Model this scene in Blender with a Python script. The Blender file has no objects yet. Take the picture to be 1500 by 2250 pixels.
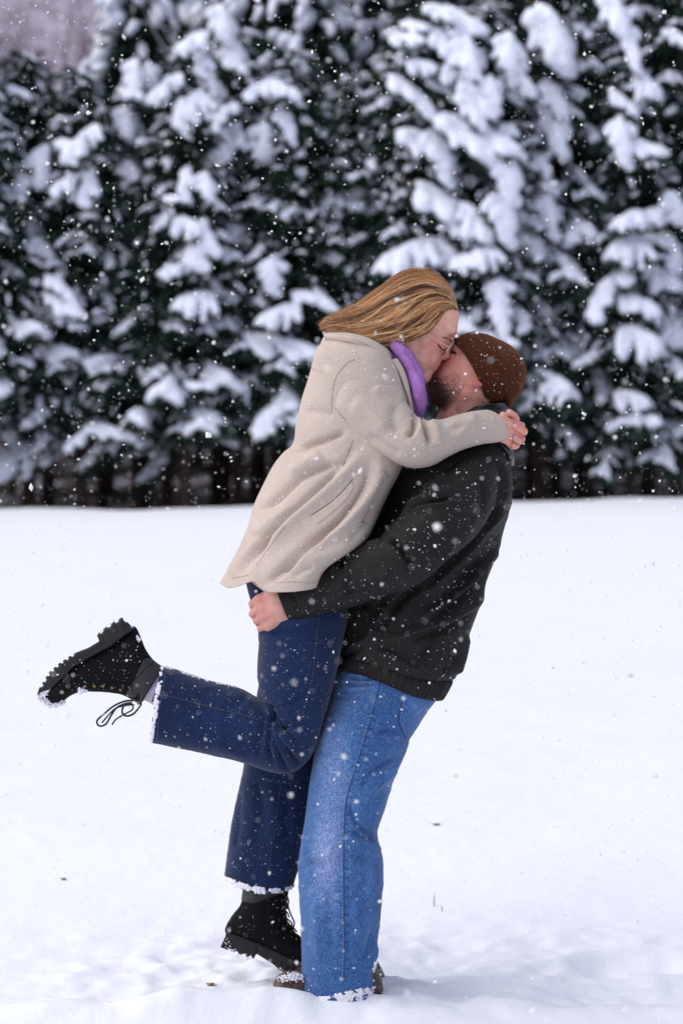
import bpy, math, random
import numpy as np
from mathutils import Vector, Matrix
from mathutils.bvhtree import BVHTree

random.seed(7)
rng = np.random.default_rng(7)
SC = bpy.context.scene
COL = SC.collection

# ------------------------------------------------------------------ camera, sky, sun, exposure
FPX, CX, CY, CAMH, D0 = 5312.0, 750.0, 878.0, 1.6, 6.48     # 85 mm lens, photograph 1500 x 2250
cam = bpy.data.cameras.new('camera')
cam.lens = 85.0
cam.sensor_fit = 'VERTICAL'
cam.sensor_height = 36.0
cam.sensor_width = 24.0
cam.shift_y = -(1125.0 - CY) / 2250.0
cam.clip_start = 0.05
cam.clip_end = 2000
cam.dof.use_dof = True
cam.dof.focus_distance = 6.33
cam.dof.aperture_fstop = 3.6
camo = bpy.data.objects.new('camera', cam)
COL.objects.link(camo)
camo.location = (0, -D0, CAMH)
camo.rotation_euler = (math.radians(90), 0, 0)
SC.camera = camo

SUN_EL, SUN_AZ = math.radians(45), math.radians(-98)        # high, soft, from behind the trees on the left
world = bpy.data.worlds.new('World')
SC.world = world
world.use_nodes = True
nt = world.node_tree
nt.nodes.clear()
wo = nt.nodes.new('ShaderNodeOutputWorld')
bg = nt.nodes.new('ShaderNodeBackground')
sky = nt.nodes.new('ShaderNodeTexSky')
sky.sky_type = 'NISHITA'
sky.sun_disc = False
sky.sun_elevation = SUN_EL
sky.sun_rotation = SUN_AZ
sky.air_density = 1.0
sky.dust_density = 3.0
mx = nt.nodes.new('ShaderNodeMix')
mx.data_type = 'RGBA'
mx.inputs[0].default_value = 0.75
mx.inputs[7].default_value = (4.8, 5.1, 6.3, 1)              # the even cloud cover
nt.links.new(sky.outputs[0], mx.inputs[6])
nt.links.new(mx.outputs[2], bg.inputs[0])
bg.inputs[1].default_value = 0.1
nt.links.new(bg.outputs[0], wo.inputs[0])

sun = bpy.data.lights.new('sun', 'SUN')
sun.energy = 2.1
sun.angle = math.radians(85)
sun.color = (1.0, 0.965, 0.93)
suno = bpy.data.objects.new('sun', sun)
COL.objects.link(suno)
sd = Vector((math.sin(SUN_AZ) * math.cos(SUN_EL), math.cos(SUN_AZ) * math.cos(SUN_EL), math.sin(SUN_EL)))
suno.rotation_euler = sd.to_track_quat('Z', 'Y').to_euler()
suno.location = (0, 0, 30)

vs = SC.view_settings
vs.view_transform = 'Standard'
vs.look = 'None'
vs.exposure = 0.36
vs.gamma = 1
vs.use_curve_mapping = False
SC.render.engine = 'CYCLES'
SC.cycles.use_denoising = True
SC.cycles.max_bounces = 8
SC.cycles.diffuse_bounces = 4
SC.cycles.transparent_max_bounces = 12
SC.cycles.sample_clamp_indirect = 4

# ------------------------------------------------------------------ helpers
def W(px, py, y):
    d = D0 + y
    return np.stack([(px - CX) / FPX * d, y + 0 * px, CAMH - (py - CY) / FPX * d], -1)

def WP(px, py, y):
    return Vector(W(np.float64(px), np.float64(py), np.float64(y)))

def proj(v):
    d = v[:, 1] + D0
    return v[:, 0] / d * FPX + CX, CY - (v[:, 2] - CAMH) / d * FPX

def zp(s, ox, oy, pts):
    return [(ox + x / s, oy + y / s) for x, y in pts]

_perm = np.random.default_rng(3).integers(0, 2**31, 4096)
def _h(ix, iy, iz):
    n = (ix * 73856093) ^ (iy * 19349663) ^ (iz * 83492791)
    return (_perm[n & 4095] & 0xffff) / 32767.5 - 1.0
def noise(p, f=1.0, off=0.0):
    q = p * f + off
    i = np.floor(q).astype(np.int64)
    t = q - i
    t = t * t * (3 - 2 * t)
    x, y, z = i[..., 0], i[..., 1], i[..., 2]
    tx, ty, tz = t[..., 0], t[..., 1], t[..., 2]
    r = 0
    for dx in (0, 1):
        wx = tx if dx else 1 - tx
        for dy in (0, 1):
            wy = ty if dy else 1 - ty
            for dz in (0, 1):
                wz = tz if dz else 1 - tz
                r = r + _h(x + dx, y + dy, z + dz) * wx * wy * wz
    return r
def fbm(p, f=1.0, o=3, off=0.0):
    r = 0
    a = 1.0
    for k in range(o):
        r = r + a * noise(p, f * 2**k, off + 17.3 * k)
        a *= 0.5
    return r

def mesh_np(name, v, f, smooth=True):
    """v (n,3), f: array (m,3|4) or list of those"""
    me = bpy.data.meshes.new(name)
    v = np.asarray(v, dtype=np.float32)
    fl = f if isinstance(f, list) else [f]
    fl = [np.asarray(a, dtype=np.int32) for a in fl if len(a)]
    me.vertices.add(len(v))
    me.vertices.foreach_set('co', v.ravel())
    loops = np.concatenate([a.ravel() for a in fl])
    sizes = np.concatenate([np.full(len(a), a.shape[1], np.int32) for a in fl])
    me.loops.add(len(loops))
    me.loops.foreach_set('vertex_index', loops)
    me.polygons.add(len(sizes))
    me.polygons.foreach_set('loop_start', np.concatenate([[0], np.cumsum(sizes)[:-1]]).astype(np.int32))
    if smooth:
        me.polygons.foreach_set('use_smooth', np.ones(len(sizes), bool))
    me.update(calc_edges=True)
    me.validate()
    return me

def setcol(me, c, name='col'):
    a = me.color_attributes.new(name, 'FLOAT_COLOR', 'POINT')
    c = np.concatenate([c, np.ones((len(c), 1))], 1).astype(np.float32)
    a.data.foreach_set('color', c.ravel())

def link(name, me, mats, parent=None, **props):
    o = bpy.data.objects.new(name, me)
    COL.objects.link(o)
    if mats is not None and me is not None and len(me.materials) == 0:
        for m in (mats if isinstance(mats, (list, tuple)) else [mats]):
            me.materials.append(m)
    if parent is not None:
        o.parent = parent
    for k, w in props.items():
        o[k] = w
    return o

def tag(o, label, cat, group=None):
    o['label'] = label
    o['category'] = cat
    if group:
        o['group'] = group

def cat(parts):
    """parts: list of (v, f) same face size -> (v, f)"""
    vs_, fs_, n = [], [], 0
    for v, f in parts:
        vs_.append(v)
        fs_.append(np.asarray(f) + n)
        n += len(v)
    return np.concatenate(vs_), np.concatenate(fs_)

def catmull(t, P):
    """t in [0, n-1]; P (n,k)"""
    n = len(P)
    i = np.clip(np.floor(t).astype(int), 0, n - 2)
    u = (t - i)[:, None]
    p1, p2 = P[i], P[i + 1]
    p0 = np.where((i > 0)[:, None], P[np.maximum(i - 1, 0)], 2 * p1 - p2)
    p3 = np.where((i < n - 2)[:, None], P[np.minimum(i + 2, n - 1)], 2 * p2 - p1)
    # non-uniform safe tangents
    return 0.5 * ((2 * p1) + (-p0 + p2) * u + (2 * p0 - 5 * p1 + 4 * p2 - p3) * u**2 + (-p0 + 3 * p1 - 3 * p2 + p3) * u**3)

def resample(P, n, smooth=True):
    P = np.asarray(P, float)
    L = np.concatenate([[0], np.cumsum(np.linalg.norm(np.diff(P, axis=0), axis=1))])
    s = np.linspace(0, L[-1], n)
    t = np.interp(s, L, np.arange(len(P)))
    if smooth and len(P) > 2:
        return catmull(t, P)
    return np.stack([np.interp(s, L, P[:, k]) for k in range(P.shape[1])], 1)

def tube(pts, r, n=8, cap=True):
    P = np.asarray(pts, float)
    m = len(P)
    r = np.broadcast_to(np.asarray(r, float), (m,))
    T = np.gradient(P, axis=0)
    T /= np.linalg.norm(T, axis=1)[:, None] + 1e-12
    up = np.array([0.13, 0.9, 0.21])
    N = np.zeros_like(P)
    a = np.cross(T[0], up)
    N[0] = a / (np.linalg.norm(a) + 1e-12)
    for i in range(1, m):
        a = N[i - 1] - T[i] * np.dot(N[i - 1], T[i])
        N[i] = a / (np.linalg.norm(a) + 1e-12)
    B = np.cross(T, N)
    th = np.linspace(0, 2 * math.pi, n, endpoint=False)
    v = P[:, None] + r[:, None, None] * (np.cos(th)[None, :, None] * N[:, None] + np.sin(th)[None, :, None] * B[:, None])
    v = v.reshape(-1, 3)
    i, j = np.meshgrid(np.arange(m - 1), np.arange(n), indexing='ij')
    a = (i * n + j).ravel()
    b = (i * n + (j + 1) % n).ravel()
    f = np.stack([a, b, b + n, a + n], 1)
    if cap:
        v = np.concatenate([v, P[:1], P[-1:]])
        k = np.arange(n)
        c0, c1 = m * n, m * n + 1
        f0 = np.stack([np.full(n, c0), (k + 1) % n, k, k], 1)
        f1 = np.stack([np.full(n, c1), (m - 1) * n + k, (m - 1) * n + (k + 1) % n, (m - 1) * n + (k + 1) % n], 1)
        f = np.concatenate([f, f0, f1])
    return v, f

def fix_tris(f):
    """quads whose last two indices repeat -> separate triangle array"""
    f = np.asarray(f)
    if f.shape[1] == 3:
        return [f]
    d = f[:, 2] == f[:, 3]
    return [a for a in (f[~d], f[d][:, :3]) if len(a)]

# ---- draped garment volume: rings between two outline points, with real depth
def loft(secs, nu=128, nv=260, e=2.3, hem0=False, hem1=False, warp=None, folds=(), rough=0.0, rough_f=9.0, back=False, thick=0.005, seed=0.0, fine=0.0, gain=1.0, wr=0.0, wrf=(10, 10, 10)):
    S = np.array(secs, float)            # Ax Ay Bx By yA yB df db
    mid = (S[:, 0:2] + S[:, 2:4]) / 2
    d = 0.5 * np.linalg.norm(np.diff(mid, axis=0), axis=1) + 0.25 * (np.linalg.norm(np.diff(S[:, 0:2], axis=0), axis=1) + np.linalg.norm(np.diff(S[:, 2:4], axis=0), axis=1))
    L = np.concatenate([[0], np.cumsum(d)])
    t = np.interp(np.linspace(0, L[-1], nv), L, np.arange(len(S)))
    # monotone-ish blend of catmull and linear keeps outlines tight
    C = catmull(t, S)
    C[:, 6:] = np.maximum(C[:, 6:], 0.002)
    th = np.linspace(0, 2 * math.pi, nu, endpoint=False)
    c, s = np.cos(th), np.sin(th)
    ex = 2.0 / e
    cu = np.sign(c) * np.abs(c) ** ex
    su = np.sign(s) * np.abs(s) ** ex
    a = (cu + 1) / 2
    def rings(C, k=1.0):
        aa = 0.5 + (a - 0.5) * k
        px = C[:, 0:1] + (C[:, 2:3] - C[:, 0:1]) * aa
        py = C[:, 1:2] + (C[:, 3:4] - C[:, 1:2]) * aa
        yb = C[:, 4:5] + (C[:, 5:6] - C[:, 4:5]) * aa
        if warp is not None:
            px, py = warp(px, py, np.linspace(0, 1, len(px))[:, None] if len(px) > 5 else np.ones((len(px), 1)))
        P = W(px, py, yb)
        dep = np.where(su[None] > 0, C[:, 6:7] * su[None], C[:, 7:8] * su[None]) * k
        P[..., 1] -= dep
        return P
    P = rings(C)
    # displacement
    n, m = P.shape[:2]
    du = np.roll(P, -1, 1) - np.roll(P, 1, 1)
    dv = np.gradient(P, axis=0)
    N = np.cross(du, dv)
    N /= np.linalg.norm(N, axis=2)[..., None] + 1e-12
    cen = P.mean(1, keepdims=True)
    sg = np.sign(np.sum(N * (P - cen), axis=2).mean())
    N *= sg
    fw = np.clip(su[None] * 2.2, 0, 1) if not back else np.ones((1, m))
    V = P.reshape(-1, 3)
    px, py = proj(V)
    disp = np.zeros(len(V))
    for fd in folds:
        disp += gain * fold_profile(px, py, *fd)
    disp *= np.broadcast_to(fw, (n, m)).ravel()
    if rough:
        disp += rough * fbm(V, rough_f, 3, seed)
    if wr:
        q_ = V * np.array(wrf)
        q_ = q_ + 0.5 * np.stack([noise(V, 7.0, 1.0 + seed), noise(V, 7.0, 9.0 + seed), noise(V, 7.0, 4.0 + seed)], -1)
        rd = 1 - np.abs(noise(q_, 1.0, seed * 1.7))
        rd2 = 1 - np.abs(noise(q_ * 1.9, 1.0, seed * 2.3 + 5))
        msk = np.clip(0.5 + 1.2 * noise(V, 6.0, seed + 31), 0, 1)
        disp += wr * msk * (rd ** 6 - 0.25 + 0.5 * (rd2 ** 6 - 0.25))
    if fine:
        disp += fine * noise(V, 160.0, seed)
    V = V + N.reshape(-1, 3) * disp[:, None]
    P = V.reshape(n, m, 3)
    blocks = [P]
    def inner(P0, P1, side):
        """rings folded back inside the opening"""
        c0 = P0.mean(0)
        ax = P1.mean(0) - c0
        ax /= np.linalg.norm(ax)
        out = []
        for k, (sc_, dd) in enumerate(((0.985, -0.0015), (0.96, 0.0), (0.93, 0.006), (0.90, 0.03), (0.80, 0.05))):
            out.append(c0 + (P0 - c0) * sc_ + ax * dd)
        return np.array(out)
    if hem0:
        blocks.insert(0, inner(P[0], P[8], 0)[::-1])
    if hem1:
        blocks.append(inner(P[-1], P[-9], 1))
    P = np.concatenate(blocks)
    n = len(P)
    v = P.reshape(-1, 3)
    i, j = np.meshgrid(np.arange(n - 1), np.arange(m), indexing='ij')
    a_ = (i * m + j).ravel()
    b_ = (i * m + (j + 1) % m).ravel()
    f = np.stack([a_, b_, b_ + m, a_ + m], 1) if sg > 0 else np.stack([a_, a_ + m, b_ + m, b_], 1)
    v = np.concatenate([v, P[0].mean(0)[None], P[-1].mean(0)[None]])
    k = np.arange(m)
    f0 = np.stack([np.full(m, n * m), (k + 1) % m, k], 1)
    f1 = np.stack([np.full(m, n * m + 1), (n - 1) * m + k, (n - 1) * m + (k + 1) % m], 1)
    if sg < 0:
        f0, f1 = f0[:, ::-1], f1[:, ::-1]
    return v, [f, f0, f1]

def fold_profile(px, py, pts, w, amp, sharp=1.0, asym=0.0):
    """a ridge (amp>0) or valley (amp<0) of width w px and height amp metres along a drawn line; fades at both ends.
    asym > 0: the fold rolls over to one side (step-like fold)"""
    P = resample(pts, max(8, len(pts) * 3))
    if amp < 0:
        w = w * 0.78
    L = np.concatenate([[0], np.cumsum(np.linalg.norm(np.diff(P, axis=0), axis=1))])
    best = np.full(len(px), 1e9)
    bt = np.zeros(len(px))
    bs = np.zeros(len(px))
    sel = (px > P[:, 0].min() - 4 * w) & (px < P[:, 0].max() + 4 * w) & (py > P[:, 1].min() - 4 * w) & (py < P[:, 1].max() + 4 * w)
    idx = np.nonzero(sel)[0]
    if len(idx) == 0:
        return 0 * px
    x, y = px[idx], py[idx]
    b = np.full(len(idx), 1e9)
    tt = np.zeros(len(idx))
    sg = np.zeros(len(idx))
    for k in range(len(P) - 1):
        ax, ay = P[k]
        dx, dy = P[k + 1] - P[k]
        l2 = dx * dx + dy * dy + 1e-9
        u = np.clip(((x - ax) * dx + (y - ay) * dy) / l2, 0, 1)
        ex, ey = x - ax - u * dx, y - ay - u * dy
        d2 = ex * ex + ey * ey
        m = d2 < b
        b[m] = d2[m]
        tt[m] = (L[k] + u[m] * math.sqrt(l2)) / L[-1]
        sg[m] = np.sign(dx * ey[m] - dy * ex[m])
    d = np.sqrt(b) / w
    if asym:
        sdist = d * sg
        prof = np.exp(-np.abs(d) ** (1.6 * sharp)) + asym * np.clip(sdist, -0.8, 1.6) * np.exp(-d * d / 1.8)
    else:
        prof = np.exp(-d ** (1.7 * sharp))
    fade = np.clip(np.minimum(tt, 1 - tt) * 5, 0, 1)
    fade = fade * fade * (3 - 2 * fade)
    out = np.zeros(len(px))
    out[idx] = amp * prof * (0.08 + 0.92 * fade)
    return out

# ---- implicit surfaces -> mesh
def surface_nets(vol, org, h):
    s = vol < 0
    nx, ny, nz = vol.shape
    c = np.zeros((nx - 1, ny - 1, nz - 1), np.int8)
    for dx in (0, 1):
        for dy in (0, 1):
            for dz in (0, 1):
                c += s[dx:nx - 1 + dx, dy:ny - 1 + dy, dz:nz - 1 + dz]
    act = (c > 0) & (c < 8)
    I = np.argwhere(act)
    idx = np.full(act.shape, -1, np.int64)
    idx[act] = np.arange(len(I))
    acc = np.zeros((len(I), 3))
    cnt = np.zeros(len(I))
    cor = [(a, b, c2) for a in (0, 1) for b in (0, 1) for c2 in (0, 1)]
    for p in cor:
        for ax in range(3):
            if p[ax] == 1:
                continue
            q = list(p)
            q[ax] = 1
            va = vol[I[:, 0] + p[0], I[:, 1] + p[1], I[:, 2] + p[2]]
            vb = vol[I[:, 0] + q[0], I[:, 1] + q[1], I[:, 2] + q[2]]
            m = (va < 0) != (vb < 0)
            t = va[m] / (va[m] - vb[m])
            pt = np.tile(np.array(p, float), (m.sum(), 1))
            pt[:, ax] += t
            acc[m] += pt
            cnt[m] += 1
    v = (I + acc / cnt[:, None]) * h + np.array(org)
    faces = []
    for ax in range(3):
        o1, o2 = [(1, 2), (2, 0), (0, 1)][ax]
        sl0 = [slice(None)] * 3
        sl1 = [slice(None)] * 3
        sl0[ax] = slice(0, -1)
        sl1[ax] = slice(1, None)
        a, b = s[tuple(sl0)], s[tuple(sl1)]
        E = np.argwhere(a != b)
        m = (E[:, o1] > 0) & (E[:, o2] > 0) & (E[:, o1] < vol.shape[o1] - 1) & (E[:, o2] < vol.shape[o2] - 1)
        E = E[m]
        fl = a[E[:, 0], E[:, 1], E[:, 2]]
        def g(d1, d2):
            q = E.copy()
            q[:, o1] -= d1
            q[:, o2] -= d2
            return idx[q[:, 0], q[:, 1], q[:, 2]]
        F = np.stack([g(1, 1), g(0, 1), g(0, 0), g(1, 0)], 1)
        F[~fl] = F[~fl][:, ::-1]
        faces.append(F)
    F = np.concatenate(faces)
    F = F[(F >= 0).all(1)]
    return v, F

class SDF:
    def __init__(s, lo, hi, h):
        s.lo, s.h = np.array(lo, float), h
        ax = [np.arange(lo[k], hi[k] + h, h) for k in range(3)]
        s.X, s.Y, s.Z = np.meshgrid(*ax, indexing='ij')
        s.v = np.full(s.X.shape, 1e3)
    def _u(s, d, k):
        if k <= 0:
            s.v = np.minimum(s.v, d)
        else:
            hh = np.clip(0.5 + 0.5 * (s.v - d) / k, 0, 1)
            s.v = s.v * (1 - hh) + d * hh - k * hh * (1 - hh)
    def sub(s, d, k):
        hh = np.clip(0.5 - 0.5 * (s.v + d) / k, 0, 1)
        s.v = s.v * (1 - hh) + (-d) * hh + k * hh * (1 - hh)
    def ell(s, c, r, R=None):
        x, y, z = s.X - c[0], s.Y - c[1], s.Z - c[2]
        if R is not None:
            x, y, z = (R[0][0] * x + R[1][0] * y + R[2][0] * z, R[0][1] * x + R[1][1] * y + R[2][1] * z, R[0][2] * x + R[1][2] * y + R[2][2] * z)
        k0 = np.sqrt((x / r[0])**2 + (y / r[1])**2 + (z / r[2])**2)
        k1 = np.sqrt((x / r[0]**2)**2 + (y / r[1]**2)**2 + (z / r[2]**2)**2) + 1e-9
        return k0 * (k0 - 1) / k1
    def cone(s, a, b, ra, rb):
        a, b = np.array(a, float), np.array(b, float)
        ab = b - a
        l2 = ab @ ab + 1e-12
        t = np.clip(((s.X - a[0]) * ab[0] + (s.Y - a[1]) * ab[1] + (s.Z - a[2]) * ab[2]) / l2, 0, 1)
        d = np.sqrt((s.X - a[0] - t * ab[0])**2 + (s.Y - a[1] - t * ab[1])**2 + (s.Z - a[2] - t * ab[2])**2)
        return d - (ra + (rb - ra) * t)
    def add(s, d, k=0.0):
        s._u(d, k)
    def chain(s, pts, rs, k=0.003):
        """polyline of tapered capsules, unioned smoothly with itself only"""
        d = None
        for i in range(len(pts) - 1):
            e = s.cone(pts[i], pts[i + 1], rs[i], rs[i + 1])
            d = e if d is None else np.minimum(d, e)
        return d
    def mesh(s):
        return surface_nets(s.v, s.lo, s.h)

def crust(C, Rr, h=0.0016, k=0.0022, seed=0.0):
    """many small lumps grown together into one rough crust"""
    lo = C.min(0) - Rr.max() - 3 * h
    hi = C.max(0) + Rr.max() + 3 * h
    n = np.ceil((hi - lo) / h).astype(int) + 1
    vol = np.full(n, 0.05, np.float32)
    for c, r in zip(C, Rr):
        a = np.maximum(np.floor((c - r - 4 * h - lo) / h).astype(int), 0)
        b = np.minimum(np.ceil((c + r + 4 * h - lo) / h).astype(int) + 1, n)
        X = lo[0] + h * np.arange(a[0], b[0])[:, None, None] - c[0]
        Y = lo[1] + h * np.arange(a[1], b[1])[None, :, None] - c[1]
        Z = lo[2] + h * np.arange(a[2], b[2])[None, None, :] - c[2]
        d = np.sqrt(X * X + Y * Y + Z * Z) - r
        s_ = vol[a[0]:b[0], a[1]:b[1], a[2]:b[2]]
        hh = np.clip(0.5 + 0.5 * (s_ - d) / k, 0, 1)
        vol[a[0]:b[0], a[1]:b[1], a[2]:b[2]] = s_ * (1 - hh) + d * hh - k * hh * (1 - hh)
    v, f = surface_nets(vol, lo, h)
    v = v + 0.0012 * np.stack([noise(v, 260.0, seed + 1), noise(v, 260.0, seed + 2), noise(v, 260.0, seed + 3)], -1)
    return v, f

# ---- things laid on a surface, as seen from the camera side
class Drape:
    def __init__(s, v, fl):
        polys = []
        for a in (fl if isinstance(fl, list) else [fl]):
            polys += [tuple(int(i) for i in r) for r in a]
        s.t = BVHTree.FromPolygons([Vector(p) for p in v], polys)
        s.o = Vector((0, -D0, CAMH))
    def hit(s, px, py):
        d = (WP(px, py, 0) - s.o).normalized()
        h, n, i, _ = s.t.ray_cast(s.o, d)
        if h is None:
            return None, None
        if n.dot(d) > 0:
            n = -n
        return h, n
    def line(s, pts, step=4, lift=0.0):
        P = resample(pts, max(3, int(np.linalg.norm(np.diff(np.array(pts), axis=0), axis=1).sum() / step)))
        out = []
        last = None
        for x, y in P:
            h, n = s.hit(x, y)
            if h is None:
                if len(out) > 2:
                    break
                continue
            q = np.array(h + n * lift)
            if last is not None and np.linalg.norm(q - last) > 0.05:
                break
            out.append(q)
            last = q
        return np.array(out)

def seam(parent, dr, pts, r, mat, name='seam', lift=0.0, dashed=False, step=4, nn=6):
    P = dr.line(pts, step, lift)
    if len(P) < 3:
        return None
    if dashed:
        k = 0
        prts = []
        while k + 1 < len(P):
            prts.append(tube(P[k:k + 2], r, 5))
            k += 2
        if not prts:
            return None
        v, f = cat(prts)
    else:
        v, f = tube(P, r, nn)
    return link(name, mesh_np(name, v, fix_tris(f)), mat, parent)
# ------------------------------------------------------------------ materials
def newmat(name):
    m = bpy.data.materials.new(name)
    m.use_nodes = True
    n = m.node_tree.nodes
    b = n['Principled BSDF']
    return m, m.node_tree, b
def nd(t, typ, **kw):
    n = t.nodes.new(typ)
    for k, v in kw.items():
        if isinstance(k, str) and hasattr(n, k):
            setattr(n, k, v)
    return n
def ramp(t, fac, stops):
    r = t.nodes.new('ShaderNodeValToRGB')
    e = r.color_ramp.elements
    while len(e) < len(stops):
        e.new(0.5)
    for k, (p, c) in enumerate(stops):
        e[k].position = p
        e[k].color = (*c, 1) if len(c) == 3 else c
    t.links.new(fac, r.inputs[0])
    return r.outputs[0]
def tex(t, scale, detail=3, rough=0.55, dist=0.0, vec=None, kind='ShaderNodeTexNoise'):
    n = t.nodes.new(kind)
    n.inputs['Scale'].default_value = scale
    if kind == 'ShaderNodeTexNoise':
        n.inputs['Detail'].default_value = detail
        n.inputs['Roughness'].default_value = rough
        n.inputs['Distortion'].default_value = dist
    if vec is None:
        tc = t.nodes.new('ShaderNodeTexCoord')
        vec = tc.outputs['Object']
    t.links.new(vec, n.inputs['Vector'])
    return n
def objvec(t, sc=(1, 1, 1), rot=(0, 0, 0)):
    tc = t.nodes.new('ShaderNodeTexCoord')
    mp = t.nodes.new('ShaderNodeMapping')
    mp.inputs['Scale'].default_value = sc
    mp.inputs['Rotation'].default_value = rot
    t.links.new(tc.outputs['Object'], mp.inputs[0])
    return mp.outputs[0]
def mix(t, fac, a, b, blend='MIX'):
    m = t.nodes.new('ShaderNodeMix')
    m.data_type = 'RGBA'
    m.blend_type = blend
    for sock, val in ((m.inputs[0], fac), (m.inputs[6], a), (m.inputs[7], b)):
        if isinstance(val, (int, float)):
            sock.default_value = val
        elif isinstance(val, tuple):
            sock.default_value = (*val, 1) if len(val) == 3 else val
        else:
            t.links.new(val, sock)
    return m.outputs[2]
def bump(t, b, h, strength, dist, prev=None):
    n = t.nodes.new('ShaderNodeBump')
    n.inputs['Strength'].default_value = strength
    n.inputs['Distance'].default_value = dist
    t.links.new(h, n.inputs['Height'])
    if prev is not None:
        t.links.new(prev, n.inputs['Normal'])
    t.links.new(n.outputs[0], b.inputs['Normal'])
    return n.outputs[0]
def plain(name, col, rough=0.8, var=0.12, scale=30, metal=0.0, bmp=0.0, bscale=200, sheen=0.0, spec=0.5):
    m, t, b = newmat(name)
    n = tex(t, scale, 4)
    lo = tuple(c * (1 - var) for c in col)
    hi = tuple(min(1, c * (1 + var)) for c in col)
    t.links.new(ramp(t, n.outputs['Fac'], [(0.3, lo), (0.7, hi)]), b.inputs['Base Color'])
    b.inputs['Roughness'].default_value = rough
    b.inputs['Metallic'].default_value = metal
    b.inputs['Specular IOR Level'].default_value = spec
    if sheen:
        b.inputs['Sheen Weight'].default_value = sheen
        b.inputs['Sheen Roughness'].default_value = 0.5
        b.inputs['Sheen Tint'].default_value = (*[min(1, c * 2 + 0.1) for c in col], 1)
    if bmp:
        n2 = tex(t, bscale, 3)
        bump(t, b, n2.outputs['Fac'], bmp, 0.002)
    return m

def snow_mat(name, col=(0.86, 0.88, 0.93), grain=400, bmp=0.5, lump=14):
    m, t, b = newmat(name)
    n = tex(t, 3, 4)
    t.links.new(ramp(t, n.outputs['Fac'], [(0.3, tuple(c * 0.97 for c in col)), (0.7, col)]), b.inputs['Base Color'])
    b.inputs['Roughness'].default_value = 0.75
    b.inputs['Specular IOR Level'].default_value = 0.25
    n1 = tex(t, lump, 5, 0.6)
    n2 = tex(t, grain, 2)
    p = bump(t, b, n1.outputs['Fac'], bmp, 0.02)
    bump(t, b, n2.outputs['Fac'], 0.35, 0.002, p)
    return m
M = {}
M['snow'] = snow_mat('field snow', (0.80, 0.815, 0.86), 420, 0.35, 12)
M['tsnow'] = snow_mat('snow on boughs', (0.82, 0.85, 0.96), 40, 0.5, 8)
def flake_mat():
    m, t, b = newmat('snowflake')
    d = t.nodes.new('ShaderNodeBsdfDiffuse'); d.inputs[0].default_value = (0.97, 0.97, 0.97, 1)
    tr = t.nodes.new('ShaderNodeBsdfTranslucent'); tr.inputs[0].default_value = (1, 1, 1, 1)
    mm = t.nodes.new('ShaderNodeMixShader'); mm.inputs[0].default_value = 0.5
    t.links.new(d.outputs[0], mm.inputs[1]); t.links.new(tr.outputs[0], mm.inputs[2])
    t.links.new(mm.outputs[0], t.nodes['Material Output'].inputs[0])
    return m
M['flake'] = flake_mat()
M['cling'] = plain('snow clinging to cloth', (0.80, 0.78, 0.83), 0.8, 0.08, 300)

def denim(name, dark, mid, light, fade_amt, seed):
    m, t, b = newmat(name)
    big = tex(t, 5.0 + seed, 3, 0.5)
    med = tex(t, 60, 4, 0.7)
    gr = tex(t, 480, 2, 0.6, vec=objvec(t, (1, 1, 0.22)))
    gr2 = tex(t, 430, 2, 0.6, vec=objvec(t, (0.35, 1, 1)))
    at = t.nodes.new('ShaderNodeAttribute')
    at.attribute_name = 'wear'
    add = t.nodes.new('ShaderNodeMath'); add.operation = 'MULTIPLY_ADD'
    t.links.new(big.outputs['Fac'], add.inputs[0]); add.inputs[1].default_value = 0.35
    t.links.new(at.outputs['Fac'], add.inputs[2])
    a2 = t.nodes.new('ShaderNodeMath'); a2.operation = 'MULTIPLY_ADD'
    t.links.new(med.outputs['Fac'], a2.inputs[0]); a2.inputs[1].default_value = 0.25
    t.links.new(add.outputs[0], a2.inputs[2])
    c1 = ramp(t, a2.outputs[0], [(0.15, dark), (0.5, mid), (0.95, light)])
    g = t.nodes.new('ShaderNodeMath'); g.operation = 'MULTIPLY'
    t.links.new(gr.outputs['Fac'], g.inputs[0]); t.links.new(gr2.outputs['Fac'], g.inputs[1])
    gc = ramp(t, g.outputs[0], [(0.13, (0.45, 0.47, 0.55)), (0.25, (1, 1, 1)), (0.37, (2.1, 1.9, 1.55))])
    c2 = mix(t, 0.85, c1, gc, 'MULTIPLY')
    t.links.new(c2, b.inputs['Base Color'])
    b.inputs['Roughness'].default_value = 0.85
    b.inputs['Specular IOR Level'].default_value = 0.2
    b.inputs['Sheen Weight'].default_value = 0.15
    p = bump(t, b, med.outputs['Fac'], 0.25, 0.003)
    bump(t, b, g.outputs[0], 0.5, 0.0015, p)
    return m
M['denim_dark'] = denim('dark indigo denim', (0.004, 0.010, 0.038), (0.007, 0.024, 0.085), (0.024, 0.060, 0.17), 1, 0.0)
M['denim_light'] = denim('washed blue denim', (0.020, 0.066, 0.205), (0.055, 0.135, 0.335), (0.22, 0.29, 0.53), 1, 1.0)
M['thread_d'] = plain('pale thread', (0.12, 0.16, 0.30), 0.8)
M['thread_l'] = plain('light thread', (0.30, 0.38, 0.58), 0.8)
M['groove_d'] = plain('dark denim seam', (0.004, 0.008, 0.03), 0.9)
M['groove_l'] = plain('blue denim seam', (0.02, 0.05, 0.17), 0.9)

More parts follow.
